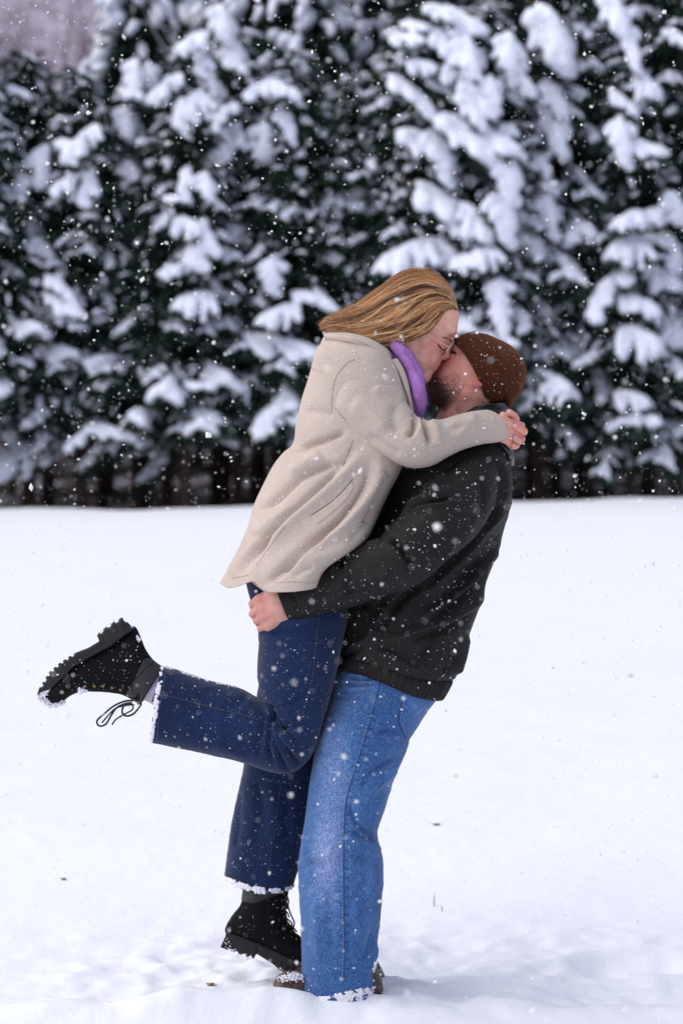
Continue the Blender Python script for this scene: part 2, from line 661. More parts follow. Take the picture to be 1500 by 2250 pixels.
def wool(name, col, amt=0.1, fz=0.5):
    m, t, b = newmat(name)
    n1 = tex(t, 7, 4)
    n2 = tex(t, 320, 3, 0.7)
    lo = tuple(c * (1 - amt) for c in col)
    hi = tuple(min(1, c * (1 + amt)) for c in col)
    c1 = ramp(t, n1.outputs['Fac'], [(0.3, lo), (0.7, hi)])
    gc = ramp(t, n2.outputs['Fac'], [(0.3, (0.80, 0.80, 0.80)), (0.7, (1.10, 1.10, 1.10))])
    t.links.new(mix(t, 1.0, c1, gc, 'MULTIPLY'), b.inputs['Base Color'])
    b.inputs['Roughness'].default_value = 0.95
    b.inputs['Specular IOR Level'].default_value = 0.1
    b.inputs['Sheen Weight'].default_value = fz
    b.inputs['Sheen Roughness'].default_value = 0.6
    n3 = tex(t, 60, 4, 0.7)
    p = bump(t, b, n3.outputs['Fac'], 0.25, 0.004)
    bump(t, b, n2.outputs['Fac'], 0.45, 0.0025, p)
    return m
M['coat'] = wool('oatmeal wool', (0.52, 0.43, 0.37), 0.05, 0.10)
M['coat_seam'] = plain('dark wool seam', (0.22, 0.175, 0.15), 0.95)  # thread darker than the cloth, for seams, buttonholes and pocket edge
M['scarf'] = wool('purple mohair', (0.38, 0.17, 0.47), 0.3, 0.15)
M['beanie'] = None
def knit():
    m, t, b = newmat('brown knit')
    at = t.nodes.new('ShaderNodeAttribute'); at.attribute_name = 'col'
    w = t.nodes.new('ShaderNodeMath'); w.operation = 'SINE'
    mu = t.nodes.new('ShaderNodeMath'); mu.operation = 'MULTIPLY'
    sp = t.nodes.new('ShaderNodeSeparateColor')
    t.links.new(at.outputs['Color'], sp.inputs[0])
    t.links.new(sp.outputs[0], mu.inputs[0]); mu.inputs[1].default_value = 2 * math.pi * 110
    t.links.new(mu.outputs[0], w.inputs[0])
    n2 = tex(t, 300, 3, 0.7)
    n1 = tex(t, 20, 3)
    f = t.nodes.new('ShaderNodeMath'); f.operation = 'MULTIPLY_ADD'
    t.links.new(w.outputs[0], f.inputs[0]); f.inputs[1].default_value = 0.15
    t.links.new(n2.outputs['Fac'], f.inputs[2])
    c = ramp(t, f.outputs[0], [(0.2, (0.018, 0.006, 0.003)), (0.5, (0.062, 0.020, 0.0095)), (0.85, (0.13, 0.046, 0.022))])
    t.links.new(c, b.inputs['Base Color'])
    b.inputs['Roughness'].default_value = 0.95
    b.inputs['Specular IOR Level'].default_value = 0.1
    b.inputs['Sheen Weight'].default_value = 0.2
    b.inputs['Sheen Tint'].default_value = (0.75, 0.33, 0.18, 1)
    bump(t, b, f.outputs[0], 0.4, 0.0018)
    return m
M['beanie'] = knit()
M['jacket'] = plain('charcoal shell fabric', (0.0145, 0.0128, 0.0125), 0.68, 0.14, 8, bmp=0.08, bscale=700, sheen=0.0, spec=0.2)
M['collar'] = plain('black smooth collar', (0.012, 0.013, 0.015), 0.4, 0.1, 20)
M['jseam'] = plain('jacket seam', (0.006, 0.006, 0.006), 0.8)
M['boot'] = plain('black nubuck', (0.006, 0.006, 0.007), 0.85, 0.25, 40, bmp=0.4, bscale=500, spec=0.15)
M['bootcuff'] = plain('dark grey boot collar', (0.018, 0.017, 0.019), 0.6, 0.15, 40, bmp=0.2, bscale=300)
M['sole'] = plain('black rubber', (0.010, 0.010, 0.011), 0.5, 0.3, 60, spec=0.4)
M['lace'] = plain('black lace', (0.008, 0.008, 0.009), 0.8)
M['brass'] = plain('brass eyelet', (0.55, 0.38, 0.14), 0.3, 0.1, 30, metal=1.0)
M['gold'] = plain('rose gold wire', (0.80, 0.50, 0.38), 0.22, 0.05, 30, metal=1.0)
M['sock'] = plain('lilac white sock', (0.60, 0.54, 0.70), 0.9, 0.06, 60, bmp=0.5, bscale=400)
M['print'] = plain('black print', (0.01, 0.01, 0.01), 0.8)
M['brown'] = plain('brown leather', (0.060, 0.030, 0.018), 0.5, 0.25, 25, bmp=0.3, bscale=120)
M['nail'] = plain('fingernail', (0.66, 0.40, 0.40), 0.25, 0.05)
M['nailred'] = plain('red nail', (0.42, 0.03, 0.02), 0.25, 0.05)
M['lilac'] = plain('lilac knit cuff', (0.30, 0.30, 0.62), 0.9, 0.3, 300)
M['bark'] = plain('spruce bark', (0.085, 0.055, 0.043), 0.95, 0.4, 9, bmp=0.6, bscale=30)
M['twig'] = plain('bare twig bark', (0.13, 0.09, 0.085), 0.95, 0.3, 9)
M['needle'] = plain('spruce needles', (0.016, 0.036, 0.026), 0.75, 0.6, 3, spec=0.2)
M['needle2'] = plain('frosted needles', (0.050, 0.070, 0.062), 0.8, 0.4, 3, spec=0.2)
M['stalk'] = plain('green stalk', (0.05, 0.14, 0.09), 0.6)
M['leaf'] = plain('dead leaf', (0.28, 0.19, 0.10), 0.8)

def skin(name):
    m, t, b = newmat(name)
    at = t.nodes.new('ShaderNodeAttribute'); at.attribute_name = 'col'
    n1 = tex(t, 45, 4, 0.6)
    n2 = tex(t, 350, 2)
    g = ramp(t, n1.outputs['Fac'], [(0.3, (0.93, 0.72, 0.70)), (0.7, (1.06, 1.06, 1.05))])
    t.links.new(mix(t, 1.0, at.outputs['Color'], g, 'MULTIPLY'), b.inputs['Base Color'])
    b.inputs['Roughness'].default_value = 0.5
    b.inputs['Subsurface Weight'].default_value = 0.12
    b.inputs['Subsurface Radius'].default_value = (1.0, 0.35, 0.2)
    b.inputs['Subsurface Scale'].default_value = 0.006
    b.inputs['Specular IOR Level'].default_value = 0.35
    p = bump(t, b, n1.outputs['Fac'], 0.25, 0.003)
    bump(t, b, n2.outputs['Fac'], 0.35, 0.0008, p)
    return m
M['skin'] = skin('skin')

def hairmat(name, stops, rough=0.45):
    m, t, b = newmat(name)
    hi = t.nodes.new('ShaderNodeHairInfo')
    c = ramp(t, hi.outputs['Random'], stops)
    t.links.new(c, b.inputs['Base Color'])
    b.inputs['Roughness'].default_value = rough
    b.inputs['Specular IOR Level'].default_value = 0.5
    return m
M['hair'] = hairmat('light brown hair', [(0.0, (0.10, 0.038, 0.012)), (0.3, (0.32, 0.125, 0.038)), (0.65, (0.58, 0.27, 0.095)), (1.0, (0.92, 0.60, 0.33))], 0.3)
M['hair_d'] = hairmat('dark brown locks', [(0.0, (0.025, 0.009, 0.003)), (0.7, (0.14, 0.05, 0.015)), (1.0, (0.32, 0.14, 0.045))], 0.35)
M['hair_l'] = hairmat('golden locks', [(0.0, (0.42, 0.18, 0.055)), (0.5, (0.75, 0.40, 0.15)), (1.0, (0.98, 0.72, 0.45))], 0.3)
M['hairbase'] = plain('hair underlayer', (0.035, 0.014, 0.006), 0.7, 0.4, 60)  # darkened to paint in the shade between the locks
M['beard'] = hairmat('dark brown beard', [(0.0, (0.022, 0.010, 0.006)), (0.6, (0.10, 0.045, 0.025)), (1.0, (0.28, 0.14, 0.08))])
M['lash'] = hairmat('eyelash', [(0.0, (0.01, 0.006, 0.004)), (1.0, (0.03, 0.015, 0.01))])
M['fuzzp'] = hairmat('purple fuzz', [(0.0, (0.22, 0.08, 0.38)), (1.0, (0.5, 0.3, 0.7))], 0.8)
M['fuzzb'] = hairmat('brown fuzz', [(0.0, (0.09, 0.035, 0.015)), (1.0, (0.3, 0.13, 0.06))], 0.8)
mg, tg, bg_ = newmat('spectacle lens')
bg_.inputs['Transmission Weight'].default_value = 1.0
bg_.inputs['Roughness'].default_value = 0.0
bg_.inputs['IOR'].default_value = 1.02
bg_.inputs['Base Color'].default_value = (0.96, 0.96, 0.96, 1)
M['lens'] = mg

def floor_mat():
    m, t, b = newmat('forest floor')
    n = tex(t, 0.9, 5, 0.65)
    n2 = tex(t, 6, 4)
    c = ramp(t, n.outputs['Fac'], [(0.38, (0.030, 0.020, 0.016)), (0.48, (0.075, 0.052, 0.048)), (0.58, (0.42, 0.41, 0.50))])
    t.links.new(mix(t, 0.4, c, n2.outputs['Color'], 'MULTIPLY'), b.inputs['Base Color'])
    b.inputs['Roughness'].default_value = 0.95
    return m
M['floor'] = floor_mat()
def hill_mat():
    m, t, b = newmat('wooded hillside')
    n = tex(t, 0.35, 6, 0.7)
    c = ramp(t, n.outputs['Fac'], [(0.35, (0.20, 0.15, 0.18)), (0.55, (0.36, 0.31, 0.38)), (0.7, (0.55, 0.53, 0.63))])
    t.links.new(c, b.inputs['Base Color'])
    b.inputs['Roughness'].default_value = 0.95
    return m
M['hill'] = hill_mat()

def curves(name, P, R, mat, parent=None, **props):
    """P: list of (n,3) arrays, R: list of (n,) radii"""
    hc = bpy.data.hair_curves.new(name)
    hc.add_curves([len(p) for p in P])
    pos = np.concatenate(P).astype(np.float32)
    hc.points.foreach_set('position', pos.ravel())
    hc.points.foreach_set('radius', np.concatenate(R).astype(np.float32))
    hc.materials.append(mat)
    o = bpy.data.objects.new(name, hc)
    COL.objects.link(o)
    if parent is not None:
        o.parent = parent
    for k, w in props.items():
        o[k] = w
    return o
# ------------------------------------------------------------------ ground
def sstep(a, b, x):
    t = np.clip((x - a) / (b - a), 0, 1)
    return t * t * (3 - 2 * t)

def spaced(lo, hi, c0, c1, fine, grow):
    xs = list(np.arange(c0, c1, fine))
    d = fine
    x = c1
    while x < hi:
        xs.append(x)
        d *= grow
        x += d
    xs.append(hi)
    d = fine
    x = c0
    left = []
    while x > lo:
        d *= grow
        x -= d
        left.append(max(x, lo))
    return np.array(left[::-1] + xs)

def ground_h(X, Y):
    P = np.stack([X, Y, 0 * X], -1)
    z = 0.13 * sstep(0.25, 1.9, Y)  # rise behind the couple, tilted so the near snow darkens
    z = z + X * 0.013 * sstep(3, 28, Y)
    z = z - 0.03 * sstep(8, 28, Y)
    z = z + 0.010 * fbm(P, 0.35, 3, 5.0) * sstep(1.0, 4, Y)
    z = z + 0.004 * fbm(P, 2.2, 3, 8.0)
    # the heap in front of the feet and a bank added to darken the foreground
    tY = -0.21 - Y
    z = z - 0.95 * (np.where(tY > 0.25, tY - 0.12, 0.5 * (tY + 0.01) ** 2 * 4 * 0.52) * (tY > 0)).clip(0, 1.0)
    z = z + 0.030 * np.exp(-((X + 0.03) / 0.24)**4) * np.exp(-((Y + 0.02) / 0.2)**4)
    z = z + 0.056 * np.exp(-((Y + 0.20) / 0.085)**2) * np.exp(-((X - 0.05) / 0.9)**4) * (0.85 + 0.6 * noise(P, 5.0, 2.0))
    # trodden snow round the feet
    w = np.exp(-((X - 0.12) / 0.95)**4) * np.exp(-((Y - 0.22) / 0.52)**4)
    n1 = fbm(P, 4.2, 4, 31.0)
    n2 = 1 - np.abs(fbm(P, 6.5, 3, 77.0))
    z = z + w * (0.020 * n1 + 0.014 * (n2 - 0.6))
    n3 = noise(P, 16.0, 12.0)
    z = z + w * 0.010 * n3
    # holes left by steps
    for (hx, hy, r, dp) in ((-0.30, 0.15, 0.12, 0.07), (-0.17, 0.38, 0.11, 0.05), (0.42, 0.28, 0.13, 0.06), (0.62, 0.10, 0.12, 0.05), (-0.48, 0.42, 0.10, 0.05), (0.30, 0.60, 0.12, 0.05), (0.85, 0.35, 0.12, 0.05),):
        rr = ((X - hx) / (1.35 * r))**2 + ((Y - hy) / r)**2
        dp = dp * 0.75
    z = z - dp * np.exp(-rr**1.6) + 0.3 * dp * np.exp(-(np.sqrt(rr) - 1.45)**2 * 9)
    # the field ends in a low crest before the trees
    yc = 28.6 + 0.6 * np.sin(X * 0.45)
    z = z - 0.75 * sstep(0, 3.2, Y - yc)
    z = z + 0.03 * fbm(P, 0.7, 4, 50.0) * sstep(24, 28, Y)
    return z

xs = spaced(-90, 90, -1.25, 1.45, 0.0125, 1.06)
ys = spaced(-12, 33, -0.75, 1.6, 0.0125, 1.03)
X, Y = np.meshgrid(xs, ys, indexing='ij')
Z = ground_h(X, Y)
v = np.stack([X, Y, Z], -1).reshape(-1, 3)
nx_, ny_ = X.shape
i, j = np.meshgrid(np.arange(nx_ - 1), np.arange(ny_ - 1), indexing='ij')
a = (i * ny_ + j).ravel()
f = np.stack([a, a + ny_, a + ny_ + 1, a + 1], 1)
link('snow_field', mesh_np('snow_field', v, f), M['snow'], kind='structure')

def floor_h(X, Y):
    P = np.stack([X, Y, 0 * X], -1)
    return -0.55 + 0.05 * np.clip(Y - 42, 0, 200) + 0.09 * np.clip(Y - 70, 0, 300) + 0.10 * fbm(P, 0.4, 3, 3.0)
xs = np.linspace(-110, 110, 140)
ys = np.concatenate([np.linspace(29.5, 60, 60), np.linspace(62, 120, 20)])
X, Y = np.meshgrid(xs, ys, indexing='ij')
Z = floor_h(X, Y)
v = np.stack([X, Y, Z], -1).reshape(-1, 3)
nx_, ny_ = X.shape
i, j = np.meshgrid(np.arange(nx_ - 1), np.arange(ny_ - 1), indexing='ij')
a = (i * ny_ + j).ravel()
f = np.stack([a, a + ny_, a + ny_ + 1, a + 1], 1)
link('forest_floor', mesh_np('forest_floor', v, f), M['floor'], kind='structure')

# hillside far behind the wood
xs = np.linspace(-260, 260, 120)
ys = np.linspace(118, 420, 60)
X, Y = np.meshgrid(xs, ys, indexing='ij')
P = np.stack([X, Y, 0 * X], -1)
Z = floor_h(X * 0, Y * 0 + 118) + 95 * sstep(110, 400, Y) + 5 * fbm(P, 0.02, 4, 9.0)
v = np.stack([X, Y, Z], -1).reshape(-1, 3)
nx_, ny_ = X.shape
i, j = np.meshgrid(np.arange(nx_ - 1), np.arange(ny_ - 1), indexing='ij')
a = (i * ny_ + j).ravel()
f = np.stack([a, a + ny_, a + ny_ + 1, a + 1], 1)
link('hillside', mesh_np('hillside', v, f), M['hill'], kind='structure')
# ------------------------------------------------------------------ snow laden boughs (a few shapes, shared)
def tris_at(C, D, Ln, Wd, r):
    """thin leaf-like needle sprays: centre-start C, direction D, length, width"""
    n = len(C)
    D = D / (np.linalg.norm(D, axis=1)[:, None] + 1e-9)
    s = r.normal(size=(n, 3))
    s = np.cross(D, s)
    s /= np.linalg.norm(s, axis=1)[:, None] + 1e-9
    Ln, Wd = Ln[:, None], Wd[:, None]
    v = np.stack([C, C + D * Ln * 0.45 + s * Wd, C + D * Ln, C + D * Ln * 0.45 - s * Wd], 1).reshape(-1, 3)
    k = np.arange(n) * 4
    f = np.stack([k, k + 1, k + 2, k + 3], 1)
    return v, f

def bough_shape(seed, drop, wide, heavy, nlobe):
    """a spruce bough along +X, 1 long; snow pad on top with lobes, needles below"""
    r = np.random.default_rng(seed)
    def axis(t):
        return np.stack([t, 0 * t, 0.10 * np.sin(t * 2.2) - drop * t**2.2], -1)
    twigs = []
    ends = []
    for k in range(nlobe):
        t = 0.22 + 0.78 * (k + r.uniform(0, 0.8)) / nlobe
        side = (-1) ** k
        b = axis(np.array([t]))[0]
        ln = wide * (1.15 - 0.75 * t) * r.uniform(0.65, 1.15)
        a = math.radians(r.uniform(35, 70)) * side
        d = np.array([math.cos(a), math.sin(a), -0.18 - 0.5 * r.random()])
        q = np.linspace(0, 1, 5)[:, None]
        pts = b + d * ln * q + np.array([0, 0, -0.30 * ln]) * q**2
        twigs.append(pts)
    main = axis(np.linspace(0, 1.0, 9))
    # snow
    S = SDF((0.0, -0.62, -0.85), (1.22, 0.62, 0.30), 0.021)
    def add_along(pts, w0, w1):
        prev = None
        for q in range(len(pts) - 1):
            jit = r.uniform(0.75, 1.25)
            a0 = w0 + (w1 - w0) * q / (len(pts) - 1)
            a1 = w0 + (w1 - w0) * (q + 1) / (len(pts) - 1)
            p0, p1 = pts[q].copy(), pts[q + 1].copy()
            p0[2] += a0 * 0.45
            p1[2] += a1 * 0.45
            S.add(S.cone(p0, p1, a0 * jit, a1 * jit), 0.05)
    add_along(main[2:], 0.045 * heavy, 0.085 * heavy)
    for tw in twigs:
        if r.random() < 0.86:
            add_along(tw[1:], 0.048 * heavy, r.uniform(0.026, 0.078) * heavy)
    P = np.stack([S.X, S.Y, S.Z], -1)
    S.v = S.v + 0.020 * noise(P, 8.0, seed * 3.1) + 0.014 * noise(P, 19.0, seed * 5.1)
    sv, sf = S.mesh()
    # needles
    src = []
    for pts, n in [(main, 60)] + [(tw, 34) for tw in twigs]:
        q = r.uniform(0, len(pts) - 1.001, n)
        i0 = q.astype(int)
        u = (q - i0)[:, None]
        C = pts[i0] * (1 - u) + pts[i0 + 1] * u
        T = pts[i0 + 1] - pts[i0]
        T /= np.linalg.norm(T, axis=1)[:, None]
        D = T * 0.75 + r.normal(size=(n, 3)) * 0.42 + np.array([0, 0, -0.38])
        src.append((C + np.array([0, 0, -0.02]), D))
    C = np.concatenate([a for a, b in src])
    D = np.concatenate([b for a, b in src])
    nv_, nf_ = tris_at(C, D, r.uniform(0.10, 0.26, len(C)), r.uniform(0.008, 0.020, len(C)), r)
    tv, tf = cat([tube(main, np.linspace(0.018, 0.006, len(main)), 5)] + [tube(tw, np.linspace(0.009, 0.004, 5), 4) for tw in twigs])
    me_all = mesh_np('snowy_bough', np.concatenate([sv, nv_, tv]), [sf] + [nf_ + len(sv)] + [a + len(sv) + len(nv_) for a in fix_tris(tf)])
    me_all.materials.append(M['tsnow']); me_all.materials.append(M['needle']); me_all.materials.append(M['bark'])
    mi = np.zeros(len(me_all.polygons), np.int32)
    mi[len(sf):len(sf) + len(nf_)] = 1
    mi[len(sf) + len(nf_):] = 2
    me_all.polygons.foreach_set('material_index', mi)
    return me_all

BOUGH = [bough_shape(11 + k, d, w, hv, n) for k, (d, w, hv, n) in enumerate([
    (0.22, 0.38, 1.35, 14), (0.38, 0.36, 1.5, 13), (0.15, 0.45, 1.2, 16), (0.55, 0.32, 1.45, 13), (0.30, 0.44, 1.55, 15),
    (0.12, 0.34, 0.9, 13)])]
LIGHTB = [bough_shape(41 + k, d, w, hv, n) for k, (d, w, hv, n) in enumerate([(0.25, 0.40, 0.42, 11), (0.4, 0.36, 0.50, 10), (0.15, 0.42, 0.36, 12)])]

def put_bough(tree, me, base, direction, length, roll=0.0, wscale=1.0):
    d = Vector(direction).normalized()
    z = Vector((0, 0, 1)) - d * d.z
    if z.length < 0.05:
        z = Vector((0, -1, 0))
    z.normalize()
    y = z.cross(d)
    R = Matrix((d, y, z)).transposed().to_4x4() @ Matrix.Rotation(roll, 4, 'X')
    o = bpy.data.objects.new('snowy_bough', me)
    COL.objects.link(o)
    o.parent = tree
    o.matrix_local = Matrix.Translation(Vector(base)) @ R @ Matrix.Diagonal((length, length * wscale, length * wscale, 1))
    return o

def crown_mesh(seed, H, R, z0):
    """dark inner foliage of a spruce"""
    r = np.random.default_rng(seed)
    n = 6400
    z = z0 + (H - z0) * (1 - r.random(n) ** 0.62)
    k = (H - z) / (H - z0)
    tier = 0.72 + 0.28 * np.abs(np.sin(z * 4.2 + seed))
    rad = R * k ** 0.8 * tier * np.sqrt(r.uniform(0.02, 1, n))
    a = r.uniform(0, 2 * math.pi, n)
    C = np.stack([rad * np.cos(a), rad * np.sin(a), z], 1)
    D = np.stack([np.cos(a), np.sin(a), -0.25 - 0.5 * r.random(n)], 1) + r.normal(size=(n, 3)) * 0.35
    return tris_at(C, D, r.uniform(0.22, 0.5, n), r.uniform(0.03, 0.07, n), r)

CROWN = []
for s, (H, R, z0) in enumerate([(9.0, 1.7, 2.0), (12.0, 2.1, 2.05), (7.2, 1.45, 1.95)]):
    cv, cf = crown_mesh(100 + s, H, R, z0)
    CROWN.append((mesh_np('crown', cv, cf), H, R, z0))
    CROWN[-1][0].materials.append(M['needle'])
def trunk_mesh(H, seed):
    r = np.random.default_rng(seed)
    z = np.linspace(-0.7, H, 24)
    P = np.stack([0.03 * np.sin(z * 0.8 + seed), 0.03 * np.cos(z * 0.7), z], 1)
    parts = [tube(P, np.interp(z, [-0.7, 0, H], [0.16, 0.11, 0.015]), 10)]
    for k in range(26):           # dead lower branches
        zz = r.uniform(0.3, 2.4)
        a = r.uniform(0, 2 * math.pi)
        L = r.uniform(0.4, 1.3)
        q = np.linspace(0, 1, 5)[:, None]
        pts = np.array([0, 0, zz]) + q * L * np.array([math.cos(a), math.sin(a), -0.15]) + q**2 * np.array([0, 0, -0.2])
        parts.append(tube(pts, np.linspace(0.014, 0.004, 5), 4))
    v, f = cat(parts)
    me = mesh_np('trunk', v, fix_tris(f))
    me.materials.append(M['bark'])
    return me
TRUNK = [trunk_mesh(H, k) for k, H in enumerate((9.0, 12.0, 7.2))]

# front row: trunk column in the photograph, distance, kind, scale, label
FRONT = [
    (-70, 38.0, 2, 1.12, 'short snow laden spruce cut by the left edge of the picture'),
    (60, 39.6, 2, 1.08, 'low spruce at far left with thick snow piled on its left boughs'),
    (175, 38.6, 2, 1.03, 'small spruce with long sloping snowy boughs near the left edge'),
    (300, 40.0, 2, 1.02, 'dark green spruce left of centre with thin frosted boughs'),
    (405, 38.2, 0, 0.86, 'dense spruce with a snow star near its top left of centre'),
    (520, 39.6, 0, 0.92, 'tall spruce with round snow pads behind the woman and her back'),
    (655, 38.4, 2, 1.06, 'dark shaded spruce directly left of the woman with brown gaps'),
    (790, 39.8, 2, 1.04, 'spruce rising straight behind the hair of the woman'),
    (935, 38.4, 0, 1.04, 'broad spruce with tiers of heavy snow above the couple'),
    (1075, 38.0, 0, 0.93, 'snow covered young spruce with a pointed tip right of centre'),
    (1175, 39.0, 1, 1.0, 'tall spruce with a long white streak of hanging snow'),
    (1290, 41.0, 1, 0.98, 'very dark spruce in the gap at the right with little snow'),
    (1385, 38.2, 0, 0.84, 'young spruce near the right edge with rounded snow cushions'),
    (1490, 39.0, 1, 0.95, 'tall spruce cut by the right edge of the picture'),
]
def frost_mesh(seed, H, R, z0):
    r = np.random.default_rng(seed)
    parts = []
    for k in range(380):
        u = r.random() ** 0.9
        z = z0 + (H - z0) * u
        rad = R * ((H - z) / (H - z0)) ** 0.8 * r.uniform(0.75, 1.1)
        a = r.uniform(0, 2 * math.pi)
        c = np.array([rad * math.cos(a), rad * math.sin(a), z])
        L = r.uniform(0.08, 0.30)
        dz = -r.uniform(0.0, 0.9)
        side = np.array([-math.sin(a), math.cos(a), 0]) * r.normal() * 0.6
        e = c + L * (np.array([math.cos(a), math.sin(a), dz]) + side)
        m_ = (c + e) / 2 + np.array([0, 0, 0.02])
        parts.append(tube(np.array([c, m_, e]), np.array([0.015, 0.034, 0.016]) * r.uniform(0.5, 1.5), 5))
    v, f = cat(parts)
    me = mesh_np('frost', v, fix_tris(f))
    me.materials.append(M['tsnow'])
    return me
FROST = [frost_mesh(200 + k, *CROWN[k][1:]) for k in range(3)]
TREES = []
rt = random.Random(5)
for k, (px, d, kind, sc_, lab) in enumerate(FRONT):
    me, H, R, z0 = CROWN[kind]
    x = (px - CX) / FPX * d
    y = d - D0
    t = bpy.data.objects.new('spruce_tree', None)
    COL.objects.link(t)
    t.location = (x, y, float(floor_h(np.array([x]), np.array([y]))[0]) + 0.0)
    t.rotation_euler = (0, 0, rt.uniform(0, 6.28))
    tag(t, lab, 'tree', 'spruces along the edge of the snowy field')
    link('trunk', TRUNK[kind], None, t).scale = (sc_, sc_, sc_)
    link('crown', me, None, t, kind='stuff').scale = (sc_, sc_, sc_)
    link('frost', FROST[kind], None, t, kind='stuff').scale = (sc_, sc_, sc_)
    TREES.append((t, x, y, H * sc_, R * sc_, z0 * sc_, px, d))
bpy.context.view_layer.update()

# boughs read off the photograph: column, row, length, slope (degrees, clockwise), thickness - all in its pixels
HERO = """1210,60,130,55,70 1240,150,120,75,65 1250,225,100,80,45 1238,330,60,70,35 1215,205,80,50,40 1000,40,110,20,45 960,25,70,10,35 985,95,100,45,45
1030,110,90,70,45 905,58,60,0,28 885,90,75,5,35 1010,165,90,50,45 1020,135,70,20,32 860,160,70,0,40 920,150,60,10,40 900,195,120,30,35 965,180,90,45,35
1050,205,90,50,40 1030,230,80,45,35 1120,100,60,75,45 1130,150,80,80,42 1085,190,60,60,35 1145,180,70,50,35 1010,285,130,30,55 1060,300,120,15,52
1105,290,60,-20,30 920,310,110,15,55 970,315,100,55,52 1050,265,100,45,35 1120,350,90,60,62 1160,385,90,60,40 1190,340,90,75,35 1215,250,130,75,42
1200,420,130,75,42 980,440,160,25,72 1040,480,90,40,45 1110,450,80,50,60 1160,500,130,55,60 1195,540,90,60,42 1000,500,80,10,35 800,440,150,3,40
745,440,60,0,30 900,560,130,-25,55 965,550,80,30,50 1060,560,70,-35,42 1025,575,60,-20,40 1150,580,90,70,50 1190,600,60,60,45 1100,635,50,80,50
1105,690,60,65,35 1160,640,90,65,60 1190,690,70,70,55 1165,755,80,30,45 1195,835,100,40,62 1170,820,60,50,42 1310,200,50,-20,40 1415,185,55,20,45
1350,15,90,60,45 1385,80,100,70,30 1480,80,60,20,30 1360,220,70,40,32 1370,290,80,70,45 1310,360,50,10,45 1300,280,60,-50,30 1400,320,90,10,32
1330,425,110,-40,36 1290,480,80,-60,32 1385,480,70,-10,35 1310,500,70,-10,30 1425,475,90,-10,32 1380,545,80,-20,55 1480,450,60,40,50 1470,540,70,50,50
1345,615,120,-25,55 1440,605,80,15,45 1385,665,90,20,55 1450,660,60,20,40 1480,640,80,60,60 1395,750,90,20,72 1460,780,55,0,50 1480,720,60,50,55
1310,880,90,0,42 1380,880,70,10,45 1410,925,60,5,35 1450,850,60,20,30 490,40,70,60,42 430,90,70,-20,35 510,100,80,60,40 445,130,40,-60,38
465,185,60,70,40 510,140,60,30,30 425,230,70,-50,45 300,160,70,80,38 335,160,60,60,30 370,190,80,-40,35 285,210,50,10,30 400,240,50,-60,38
470,235,90,50,30 500,240,60,-10,40 590,190,80,-10,35 620,200,60,20,40 630,260,60,40,35 585,300,60,80,50 500,305,90,-45,40 480,350,60,-70,30
455,400,50,60,30 410,390,50,-60,30 380,440,60,0,24 185,310,90,-45,45 145,320,60,0,30 195,400,70,-60,35 155,400,60,-10,35 80,360,130,-40,60
20,400,120,50,60 30,200,60,20,25 50,450,90,55,50 60,520,90,0,50 110,540,130,-50,40 20,570,80,60,50 280,260,60,60,40 290,380,100,50,24
350,500,130,28,28 410,500,60,20,45 440,520,80,-60,58 490,490,90,10,60 515,510,50,60,40 585,570,90,10,45 600,590,50,80,48 400,590,70,-15,35
50,605,90,0,40 10,650,60,50,40 130,625,80,25,30 130,665,90,20,30 150,700,70,30,28 435,665,80,-10,50 330,640,60,-10,38 345,698,90,5,28
520,715,90,20,72 560,640,90,5,50 585,650,60,30,45 680,650,90,0,36 620,690,90,-20,38 300,780,120,-33,30 15,775,70,30,45 100,810,100,20,36
150,790,60,50,38 600,760,150,10,42 535,815,70,-10,45 375,855,70,-10,36 430,850,60,0,24 620,890,110,-12,46 620,920,90,0,28 470,945,80,15,32
320,980,90,-5,32 15,940,70,20,40 50,1000,150,-25,52 110,975,100,-25,36 180,960,60,-25,24 225,945,100,0,24 30,830,50,0,32 540,880,50,-10,28
450,905,70,0,26 780,590,60,-10,36 735,680,60,-40,45 1075,740,90,15,30"""
for q in HERO.split():
    px, py, ln, ang, th = map(float, q.split(','))
    cand = sorted(TREES, key=lambda T: abs(T[6] - px) + 0.0 * T[7])[:2]
    T = cand[0]
    d = T[7] - 1.35 - rt.uniform(0, 0.35)
    m = d / FPX
    L = ln * m * 1.12
    a = math.radians(ang)
    sgn = 1.0 if ang >= 0 else -1.0
    a = abs(a)
    dirv = Vector((sgn * math.cos(a), -0.45 - 0.25 * rt.random(), -math.sin(a) * 0.95))
    dirv.normalize()
    cpt = WP(px, py, d - D0)
    which = BOUGH[rt.randrange(5)]
    if abs(ang) > 50:
        which = BOUGH[3] if rt.random() < 0.5 else BOUGH[1]
        dirv = Vector((sgn * math.cos(a) * 0.8, -0.6, -math.sin(a) * 0.8)).normalized()
    Lr = L * 1.32
    base = cpt - dirv * Lr * 0.55 + Vector((0, 0, 0.02))
    wsc = max(0.6, min(1.5, 2.0 * th / (ln * 1.12)))
    inv = T[0].matrix_world.inverted()
    o = put_bough(T[0], which, (0, 0, 0), (1, 0, 0), 1)
    z = Vector((0, 0, 1)) - dirv * dirv.z
    z.normalize()
    yv = z.cross(dirv)
    Rm = Matrix((dirv, yv, z)).transposed().to_4x4()
    o.matrix_local = inv @ Matrix.Translation(base) @ Rm @ Matrix.Diagonal((Lr, Lr * wsc, Lr * wsc * 0.9, 1))

